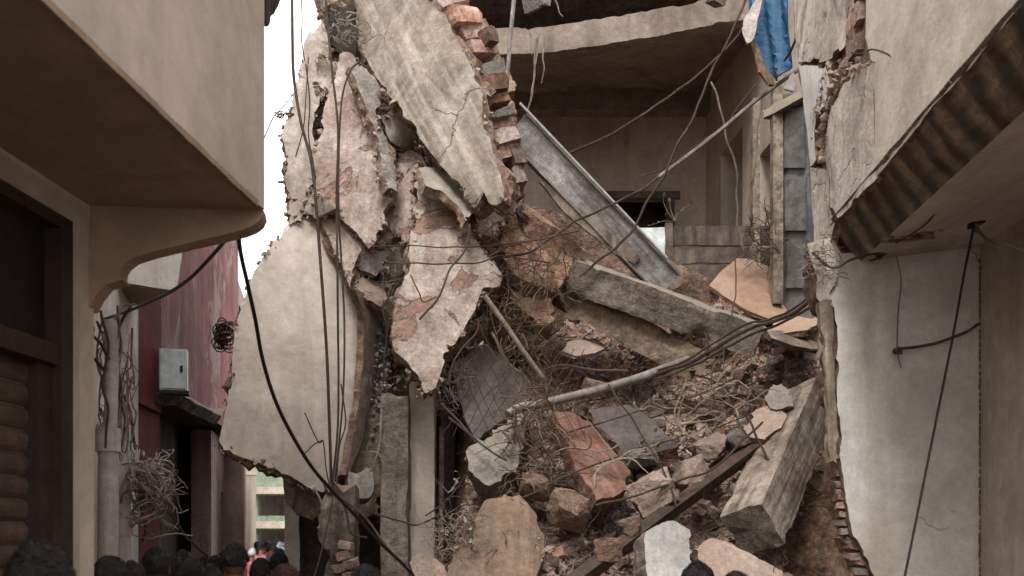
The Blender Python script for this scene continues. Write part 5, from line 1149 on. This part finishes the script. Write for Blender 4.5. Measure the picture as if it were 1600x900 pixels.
ib = empty('ceiling_bracket', P(1523, 346, 5.5)); T(ib, 'small dark metal bracket under the ceiling holding the long cable', 'bracket'); bpy.context.view_layer.update()
c_ = P(1523, 346, 5.5); b = MB(); b.box((-.045, -.03, -.012), (.045, .03, .012), M=Matrix.Translation(c_)); b.box((-.035, -.012, -.04), (-.015, .012, -.0125), M=Matrix.Translation(c_)); b.build('plate', m_shutframe, ib)
b = MB(); b.tube([c_+Vector((.012, 0, -.013)), c_+Vector((.01, 0, -.06))], .012, 8); b.build('insulator', m_wirepale, ib)
b = MB(); b.tube([c_+Vector((0, 0, .012)), c_+Vector((0, 0, .16))], .008, 6); b.build('rod', m_shutframe, ib)
knot('corner_plug', 1372, 395, 5.95, .02, m_mould, 'small dark scrap caught at the lower end of the dark beam', 'scrap', 10, 5, .006)
knot('wire_bundle', 545, 55, 8.6, .09, m_wirepale, 'bundle of thin pale wires over the dark cavity', 'wires', 20, 8, .004, 1.0)
knot('dead_leaves', 440, 180, 8.3, .03, m_wire, 'little knot of wire at the left edge of the tall pale slab', 'wires', 8, 9, .004, 1.0)
knot('ceiling_hook', 945, 72, 10.6, .05, m_shutframe, 'dark fan hook stub on the ceiling of the opened room', 'hook', 10, 12, .010, 1.8)
# blue sheet and torn cloth
T(slab('blue_sheet', [(1176, -30), (1232, -30), (1236, 60), (1232, 104), (1222, 118), (1210, 126), (1200, 112), (1192, 92), (1178, 62), (1172, 20)], .012, [m_blue, m_blue], plane=((1176, 0, 8.3), (1236, 0, 8.0), (1210, 126, 8.2)), jag=.006, step=.04, relief=.02, seg=1,
    curl=lambda x, y: .035*math.sin(x*38+y*4)), 'bright blue plastic sheet hanging at the right edge of the opened room', 'plastic sheet')
T(slab('torn_cloth', [(1162, 30), (1172, 14), (1184, -5), (1192, -8), (1184, 30), (1176, 62), (1168, 68), (1160, 48)], .012, [m_cloth]*2, plane=((1162, 30, 8.1), (1190, -5, 8.1), (1176, 62, 8.05)), jag=.012, step=.03, relief=.02, seg=1), 'small torn white cloth beside the blue plastic sheet', 'cloth')
T(slab('torn_board', [(1176, 62), (1184, 72), (1204, 118), (1210, 132), (1200, 134), (1186, 112)], .02, [m_tan]*2, plane=((1176, 62, 8.15), (1210, 132, 8.15), (1190, 120, 8.1)), jag=.006, step=.04), 'torn brown board edge hanging under the blue plastic sheet', 'board')
T(slab('pale_shard', [(1225, 138), (1240, 112), (1244, 130), (1240, 142)], .02, [m_white]*2, plane=((1225, 138, 8.0), (1243, 110, 8.0), (1240, 142, 8.0)), jag=.004, step=.03), 'small white shard stuck above the grey blue door', 'shard')
for i, (px, py, w_) in enumerate([(832, 6, 34), (1120, -2, 30), (852, 2, 20)]):
    o = put('plaster_rag', HG[i], P(px, py, 9.6), rrot(.4), (w_/F*9.6/2, .1, .09)); T(o, ['grey plaster rag hanging over the ceiling edge at the top, leftmost', 'plaster rag on the ceiling edge nearest the blue plastic sheet', 'small plaster rag right beside the leftmost one'][i], 'plaster rag')
# wire mesh before the grey sheet
b = MB(); random.seed(8)
for i in range(10):
    x0 = 700+i*16; b.tube([P(x0+random.uniform(-3, 3)+k*9, 540+k*18, 8.0-.02*k+random.uniform(-.02, .02)) for k in range(9)], .003, 4)
    b.tube([P(x0+70-k*10+random.uniform(-3, 3), 545+k*17, 8.0-.02*k+random.uniform(-.02, .02)) for k in range(9)], .003, 4)
T(b.build('wire_mesh', m_wire), 'torn diamond wire mesh hanging before the dull grey sheet', 'wire mesh')

def twigs(name, n, poly, label, m, r0, r1, lmin, lmax, dropf=None, seed=1, lift=.03, up=.15, wig=.5):
    random.seed(seed); b = MB(); xs = [q[0] for q in poly]; ys = [q[1] for q in poly]; k = 0; t = 0
    while k < n and t < n*8:
        t += 1; px, py = random.uniform(min(xs), max(xs)), random.uniform(min(ys), max(ys))
        if not inside(px, py, poly): continue
        p = dropf(px, py)
        if p is None: continue
        p = p+Vector((0, -lift*random.random(), lift*random.random()))
        d = Vector((random.gauss(0, 1), random.gauss(0, .35)-.15, random.gauss(up, .7))).normalized()
        L = random.uniform(lmin, lmax)*random.uniform(.5, 1); ns = 7; l = [p]; kink = 0
        for j in range(ns):
            d = (d+Vector((random.gauss(0, wig), random.gauss(0, wig*.5), random.gauss(-.06, wig)))*.55).normalized()
            p = p+d*L/ns; l.append(p.copy())
            if j in (2, 4) and random.random() < .55:
                e = (d+Vector((random.gauss(0, .8), random.gauss(0, .5), random.gauss(.2, .8)))).normalized(); q = p.copy(); s = [q.copy()]
                for _ in range(4): e = (e+Vector([random.gauss(0, .25) for _ in range(3)])).normalized(); q = q+e*L*.09; s.append(q.copy())
                b.tube(s, r0*.7, 3, taper=.4, cap=False)
        b.tube(l, random.uniform(r0, r1), 4, taper=.4, cap=False); k += 1
    return tag(b.build(name, m, sharp=None), label, 'twigs', kind='stuff')
def dropN(px, py):
    p = drop(px, py); return None if p is None else p+(CAM-p).normalized()*random.uniform(.02, .3)
twigs('dry_twigs', 600, zall, 'tangle of dry brown twigs over the whole heap', m_twig, .003, .008, .12, .5, dropN, 1)
twigs('dry_twigs', 300, zall, 'pale dry twigs strewn over the heap', m_twigpale, .002, .006, .08, .35, dropN, 2)
twigs('dry_twigs', 170, [(800, 620), (860, 600), (880, 680), (880, 760), (800, 780), (780, 700)], 'dense matted twigs on the left flank of the heap', m_twig, .003, .008, .12, .4, lambda x, y: P(x, y, 7.4+random.random()*.25), 3)
twigs('root_tangle', 230, [(770, 350), (830, 345), (900, 400), (880, 500), (850, 600), (800, 600), (760, 480), (740, 420)], 'hanging root tangle over the orange brown masonry', m_twig, .002, .006, .15, .55, lambda x, y: P(x, y, 8.2+random.random()*.25), 4, up=-.5)
twigs('root_tangle', 220, [(540, 385), (640, 370), (640, 470), (600, 500), (545, 440)], 'fine roots matted between the cream panel and the diamond slab', m_twigpale, .002, .005, .1, .3, lambda x, y: P(x, y, 8.5+random.random()*.3), 5)
twigs('root_tangle', 130, [(590, 180), (620, 190), (660, 260), (650, 340), (600, 330)], 'fine roots in the bared wall under the great panel', m_twigpale, .002, .004, .08, .25, lambda x, y: P(x, y, 8.75+random.random()*.2), 6)
twigs('dry_twigs', 130, [(660, 820), (740, 800), (760, 900), (690, 905)], 'dead weeds at the left foot of the heap', m_twigpale, .002, .005, .1, .3, lambda x, y: P(x, y, 6.95+random.random()*.2), 7, up=.6)
twigs('dry_twigs', 90, [(680, 600), (730, 560), (740, 620), (700, 660)], 'wiry twigs beside the dull grey sheet', m_twigpale, .002, .005, .1, .28, lambda x, y: P(x, y, 8.1+random.random()*.2), 8)
twigs('dry_twigs', 100, [(1170, 350), (1230, 355), (1230, 415), (1180, 410)], 'dead branches piled at the end of the wooden door', m_twig, .003, .009, .12, .4, lambda x, y: P(x, y, 9.4+random.random()*.3), 9)
twigs('dry_twigs', 60, [(495, -5), (545, -5), (545, 30), (500, 40)], 'twiggy bits on the broken top of the tall pale slab', m_twigpale, .002, .004, .06, .2, lambda x, y: P(x, y, 8.8), 10)
twigs('dry_twigs', 90, [(1255, 390), (1310, 380), (1310, 440), (1260, 440)], 'fibres and grit at the broken corner of the right building', m_wirepale, .002, .004, .05, .15, lambda x, y: P(x, y, 5.9+random.random()*.1), 11)
twigs('rusty_rods', 70, zall, 'thin rusty reinforcing rods sticking out of the heap', m_wire, .004, .008, .35, 1.0, dropN, 21, wig=.12, up=.1)
twigs('splinters', 260, zall, 'pale wood splinters strewn over the heap', m_woodpale, .003, .008, .05, .18, dropN, 22, wig=.05, up=0)
# leafy dead weeds: thing > stem, leaf
def leaf_mesh(m, s):
    me = bpy.data.meshes.new('leaf'); v = []; f = []
    for i in range(5):
        t = i/4; w_ = .32*math.sin(math.pi*min(1, t*.9+.08))*s; v += [(-w_, t*s, .25*s*t*t+.08*s*abs(w_)/s), (0, t*s, .25*s*t*t), (w_, t*s, .25*s*t*t+.1*s*t)]
    for i in range(4):
        for j in range(2): a = i*3+j; f.append((a, a+1, a+4, a+3))
    me.from_pydata(v, [], f); finish(me, [m], None); return me
LF = [leaf_mesh(m_leaf, .05), leaf_mesh(m_leafpale, .05)]
def weed(px, py, Y, n, k, h, label, sd_):
    rnd = random.Random(sd_); o = P(px, py, Y); w_ = empty('dead_weed', o); T(w_, label, 'weed'); bpy.context.view_layer.update()
    for i in range(n):
        d = Vector((rnd.gauss(0, .7), rnd.gauss(0, .4)-.2, rnd.uniform(.2, 1))).normalized(); l = [o]; p = o.copy()
        for _ in range(5): d = (d+Vector([rnd.gauss(0, .25) for _ in range(3)])).normalized(); p = p+d*h/5; l.append(p.copy())
        b = MB(); b.tube(l, .004, 5, taper=.4); b.build('stem', m_twigpale, w_)
        for q in l[2:]:
            if rnd.random() < .8:
                put('leaf', LF[k], q, Matrix.Rotation(rnd.uniform(0, 6.3), 4, 'Z') @ Matrix.Rotation(rnd.uniform(-1, 1), 4, 'X'), rnd.uniform(.5, 1.2), w_)
weed(1058, 625, 7.9, 5, 0, .12, 'dead weed with a tuft of yellow leaves under the cables in mid heap', 1)
weed(1000, 640, 7.8, 4, 1, .16, 'withered pale weed left of the yellow leaved one', 2)
weed(1070, 690, 7.7, 5, 0, .14, 'dead weed with yellowish pods above the rusty iron beam', 3)
weed(1055, 345, 10.0, 4, 0, .28, 'dead plant standing upright before the window of the opened room', 4)
weed(1010, 705, 7.7, 5, 1, .16, 'withered pale weed over the grey brown slab', 5)
weed(735, 860, 7.0, 6, 1, .25, 'withered weed at the left foot of the heap', 6)
weed(730, 545, 8.1, 4, 1, .18, 'withered pale sprig against the dull grey sheet', 7)
weed(700, 770, 7.6, 4, 1, .2, 'withered sprig between columns and grey boulder', 8)
weed(1130, 620, 7.9, 5, 1, .2, 'bare branching weed below the end of the grey concrete beam', 9)
# single arching dry branches
for i, (px, py, Y) in enumerate([(1085, 640, 7.8), (1120, 600, 8.0), (1060, 665, 7.7), (960, 720, 7.5), (900, 700, 7.5), (1150, 640, 7.9)]):
    rnd = random.Random(50+i); b = MB(); o = P(px, py, Y)
    for j in range(5):
        p = o.copy(); d = Vector((rnd.gauss(0, 1), -.2, rnd.gauss(0, .7))).normalized(); l = [p.copy()]
        for _ in range(7): d = (d+Vector((rnd.gauss(0, .3), rnd.gauss(0, .1), rnd.gauss(-.03, .3)))).normalized(); p = p+d*.055; l.append(p.copy())
        b.tube(spline(l, 2), .008, 5, taper=.35)
    T(b.build('dry_branch', m_twigpale), ['forked dry branch right of the yellow leaved weed', 'forked dry branch hanging under the grey concrete beam end', 'forked dry branch just below the yellow leaved weed', 'forked dry branch beside the dark red slab', 'forked dry branch on top of the dark red slab', 'forked dry branch nearest the white plaster lump'][i], 'branch')

# ================================================================ PEOPLE
def skin_mesh(name, chain, radii, mats_, sub=2):
    """chain: dict joint->(pos,parent)"""
    keys = list(chain); idx = {k: i for i, k in enumerate(keys)}
    me = bpy.data.meshes.new(name); me.from_pydata([chain[k][0] for k in keys], [(idx[k], idx[chain[k][1]]) for k in keys if chain[k][1]], [])
    o = bpy.data.objects.new(name+'_tmp', me); COL.objects.link(o)
    sk = o.modifiers.new('s', 'SKIN'); sk.branch_smoothing = .6
    for k in keys:
        r = radii[k]; v = me.skin_vertices[0].data[idx[k]]; v.radius = r if isinstance(r, tuple) else (r, r); v.use_root = (chain[k][1] is None)
    ss = o.modifiers.new('u', 'SUBSURF'); ss.levels = sub
    bpy.context.view_layer.update(); dg = bpy.context.evaluated_depsgraph_get()
    r = bpy.data.meshes.new_from_object(o.evaluated_get(dg)); r.name = name; bpy.data.objects.remove(o)
    for m in mats_: r.materials.append(m)
    r.shade_smooth(); return r
def body_chain():
    c = {'pel': ((0, 0, .95), None), 'sp': ((0, .0, 1.12), 'pel'), 'ch': ((0, .01, 1.30), 'sp'), 'nk0': ((0, .015, 1.44), 'ch'), 'nk': ((0, .02, 1.50), 'nk0'), 'hd0': ((0, .01, 1.56), 'nk')}
    r = {'pel': (.15, .11), 'sp': (.13, .1), 'ch': (.15, .11), 'nk0': .075, 'nk': .055, 'hd0': .058}
    for s, n in ((-1, 'l'), (1, 'r')):
        P_ = [('sh', (.17*s, 0, 1.39), .06), ('el', (.235*s, .01, 1.12), .042), ('wr', (.25*s, -.05, .88), .028), ('pm', (.25*s, -.07, .80), .034)]
        pr_ = 'ch'
        for k, p, q in P_: c[k+n] = (p, pr_); r[k+n] = q; pr_ = k+n
        for f in range(4):
            y = -.10+.022*f; L = [.075, .085, .08, .062][f]
            c['f%d' % f+n] = ((.25*s, y, .775), 'pm'+n); r['f%d' % f+n] = .0105
            c['g%d' % f+n] = ((.25*s-.006*s, y, .775-L*.55), 'f%d' % f+n); r['g%d' % f+n] = .009
            c['h%d' % f+n] = ((.25*s-.022*s, y, .775-L), 'g%d' % f+n); r['h%d' % f+n] = .0075
        c['t0'+n] = ((.24*s, -.115, .815), 'pm'+n); r['t0'+n] = .011; c['t1'+n] = ((.232*s, -.135, .775), 't0'+n); r['t1'+n] = .009
        for k, p, q, pa in [('hp', (.09*s, 0, .90), .095, 'pel'), ('kn', (.1*s, -.01, .5), .058, 'hp'+n), ('an', (.1*s, .02, .09), .036, 'kn'+n), ('to', (.11*s, -.13, .03), .033, 'an'+n)]:
            c[k+n] = (p, pa); r[k+n] = q
    return c, r
c, r = body_chain()
body = skin_mesh('body', c, r, [m_skin])
# head joined on the neck: sculpted ellipsoid with face, jaw, nose, ears
bm = bmesh.new(); bm.from_mesh(body)
hb = bmesh.ops.create_uvsphere(bm, u_segments=28, v_segments=20, radius=1)['verts']
for v in hb:
    x, y, z = v.co; w_ = 1-.28*max(0, -z)**1.5
    X = x*.078*w_; Y = y*.098*(1-.12*max(0, -z)); Z = z*.118
    if y < 0:
        Y -= .024*math.exp(-(x/.16)**2-((z+.12)/.2)**2); Y += .012*math.exp(-((abs(x)-.36)/.17)**2-((z-.05)/.12)**2)
        Y -= .008*math.exp(-(x/.3)**2-((z+.48)/.1)**2); Y -= .008*math.exp(-(x/.3)**2-((z+.85)/.15)**2)
    v.co = (X, Y-.005, Z+1.635)
for s in (-1, 1):
    e = bmesh.ops.create_uvsphere(bm, u_segments=10, v_segments=8, radius=1)['verts']
    for v in e: v.co = (s*.079+v.co.x*.010, .012+v.co.y*.018, 1.625+v.co.z*.031)
bm.to_mesh(body); bm.free(); body.shade_smooth()
def hair_mesh(seed, long_=False):
    bm = bmesh.new(); vs = bmesh.ops.create_uvsphere(bm, u_segments=48, v_segments=32, radius=1)['verts']
    dl = []
    for v in vs:
        x, y, z = v.co
        lim = -.35 if y > .1 else (.25 if y < -.35 else -.1)
        if long_ and y > 0: lim = -1.2
        if z < lim: dl.append(v)
        k = 1+.13*fb((x, y, z), 1.9, seed, 3)+.07*nz((x*1.2, y*1.2, z*.6), 8, seed)+.02*nz((x, y, z), 26, seed)
        v.co = (x*.088*k, y*.108*k, 1.637+z*.126*k)
    bmesh.ops.delete(bm, geom=dl, context='VERTS')
    # loose tufts
    rnd = random.Random(seed)
    for i in range(1500):
        a = rnd.uniform(0, 6.283); el = rnd.uniform(-.25, 1.5)
        n = Vector((math.cos(a)*math.cos(el), math.sin(a)*math.cos(el), math.sin(el)))
        if n.y < -.35 and n.z < .3: continue
        p = Vector((n.x*.088, n.y*.108, 1.637+n.z*.126)); t = n.cross(Vector((rnd.gauss(0, 1), rnd.gauss(0, 1), rnd.gauss(0, 1)))).normalized()
        q = p+n*rnd.uniform(.001, .011)+t*rnd.uniform(.012, .035); s = n.cross(t)*.0022
        try: bm.faces.new([bm.verts.new(p-s), bm.verts.new(p+s), bm.verts.new(q)])
        except ValueError: pass
    me = bpy.data.meshes.new('hair'); bm.to_mesh(me); bm.free(); me.materials.append(m_hair); me.shade_smooth(); return me
hairs = [hair_mesh(i*7+1) for i in range(3)]
m_hairred = mat('reddish_brown_hair', (.10, .035, .022), (.06, .02, .014), rough=.6, bump=.8, bscale=60, speck=.3)
def sub_chain(keys, grow):
    cc = {k: c[k] for k in keys}; rr = {}
    cc = {k: (v[0], v[1] if v[1] in cc else None) for k, v in cc.items()}
    for k in keys:
        q = r[k]; rr[k] = (q[0]+grow, q[1]+grow) if isinstance(q, tuple) else q+grow
    return cc, rr
sc_, sr_ = sub_chain(['pel', 'sp', 'ch', 'nk0', 'shl', 'ell', 'shr', 'elr'], .016)
shirt0 = skin_mesh('shirt', sc_, sr_, [m_cloths[0]])
tc2, tr2 = sub_chain(['pel', 'hpl', 'knl', 'anl', 'hpr', 'knr', 'anr'], .014)
trous = skin_mesh('trousers', tc2, tr2, [m_trous])
shirts = []
for m in m_cloths:
    s = shirt0.copy(); s.materials.clear(); s.materials.append(m); shirts.append(s)
SCARF = {}
def person(px, Y, h, shirt, rz, hi, label, group=None, redhair=False, x=None, hs=1.0, scarf=None):
    o = empty('person', (P(px, 0, Y).x, Y, 0), rz); T(o, label, 'person', group); k = h/1.765; o.scale = (k*hs, k*hs, k)
    for n, me in (('body', body), ('shirt', shirts[shirt]), ('trousers', trous), ('hair', hairs[hi])):
        q = bpy.data.objects.new(n, me); COL.objects.link(q); q.parent = o
        if n == 'hair' and redhair:
            q.data = me.copy(); q.data.materials.clear(); q.data.materials.append(m_hairred)
        if n == 'hair' and scarf is not None:
            if scarf not in SCARF:
                SCARF[scarf] = me.copy(); SCARF[scarf].materials.clear(); SCARF[scarf].materials.append(m_cloths[scarf])
            q.data = SCARF[scarf]; q.name = 'headscarf'
    return o
def hh(top, Y): return CAMZ+(HY-top)/F*Y
for (px, top, Y, s, rz, hi, l, red) in [
        (62, 846, 2.7, 6, 3.2, 0, 'person nearest the camera, only the blurred dark hair showing at bottom left', False),
        (172, 869, 4.6, 6, 2.9, 1, 'person with black hair right of the nearest head at bottom left', False),
        (244, 856, 6.0, 3, 3.3, 2, 'person with black hair in front of the red building column', False),
        (300, 872, 6.6, 5, 2.7, 0, 'person in light blue shirt below the dark doorway of the red building', False),
        (268, 866, 7.4, 2, 3.0, 1, 'person in orange beside the one in light blue', False),
        (328, 884, 5.6, 1, 3.4, 2, 'person in pink low between the light blue shirt and the tallest alley head', False),
        (367, 848, 6.9, 6, 3.0, 0, 'person with round black head standing tallest in the alley mouth', False),
        (408, 872, 8.2, 1, 2.6, 1, 'person in pink just right of the tallest alley head', False),
        (436, 862, 8.8, 2, 3.3, 2, 'person in orange below the brown offcut', False),
        (446, 882, 4.9, 4, 3.2, 0, 'person with reddish hair low under the cream panel', True),
        (572, 882, 4.9, 6, 3.0, 1, 'person with black hair at the bottom in front of the stone column', False),
        (1090, 878, 5.0, 0, 3.3, 2, 'person with black hair in front of the white painted block', False),
        (1150, 893, 4.6, 0, 3.0, 0, 'person whose hair just shows before the pinkish slab', False),
        (205, 878, 5.4, 4, 3.2, 2, 'person with black hair low between two heads at the drainpipes', False)]:
    person(px, Y, hh(top, Y), s, rz, hi, l, None, red)
random.seed(41); taken = []
k = 0
while k < 24:
    Y = 12.5+20*random.random()**.8; px = random.uniform(378, 446)
    X = P(px, 0, Y).x
    if any((X-a)**2+(Y-b_)**2 < .2 for a, b_ in taken): continue
    taken.append((X, Y)); person(px, Y, random.uniform(1.42, 1.62)+(Y-12)*.011, [1, 3, 5, 2, 1, 3][k % 6], random.uniform(2.4, 3.9), k % 3, 'distant person in the packed crowd filling the alley' if k % 3 else 'distant person with a light headscarf in the packed alley crowd', 'crowd down the alley' if k % 3 else 'headscarved people down the alley', scarf=[3, 1, 5, 2][k//3 % 4] if k % 3 == 0 else None); k += 1
for px, Y, l_ in ((352, 11, 'distant person just left of the tallest alley head'), (345, 12.5, 'farthest small head against the pinkish lower wall'), (322, 9.5, 'small dark head in front of the dark doorway'),
        (338, 8.8, 'small dark head at the foot of the pinkish wall edge'), (286, 9.2, 'small dark head between the grey cable tangle and the dark doorway')):
    person(px, Y, random.uniform(1.55, 1.66), random.randrange(7), 3, k % 3, l_); k += 1

# grit clinging to the broken edges
random.seed(91); b = MB(); data = [([tuple(v.co) for v in me.vertices], [tuple(p.vertices) for p in me.polygons]) for me in HS]
for p in EDGE:
    for _ in range(3):
        V_, F_ = random.choice(data); sz = .006+.026*random.random()**3
        b.mesh(V_, F_, Matrix.Translation(p+Vector([random.gauss(0, .018) for _ in range(3)])) @ rrot() @ Matrix.Diagonal((sz, sz, sz, 1)))
tag(b.build('edge_grit', m_stone), 'grit and mortar clinging to the broken slab edges', 'grit', kind='stuff')
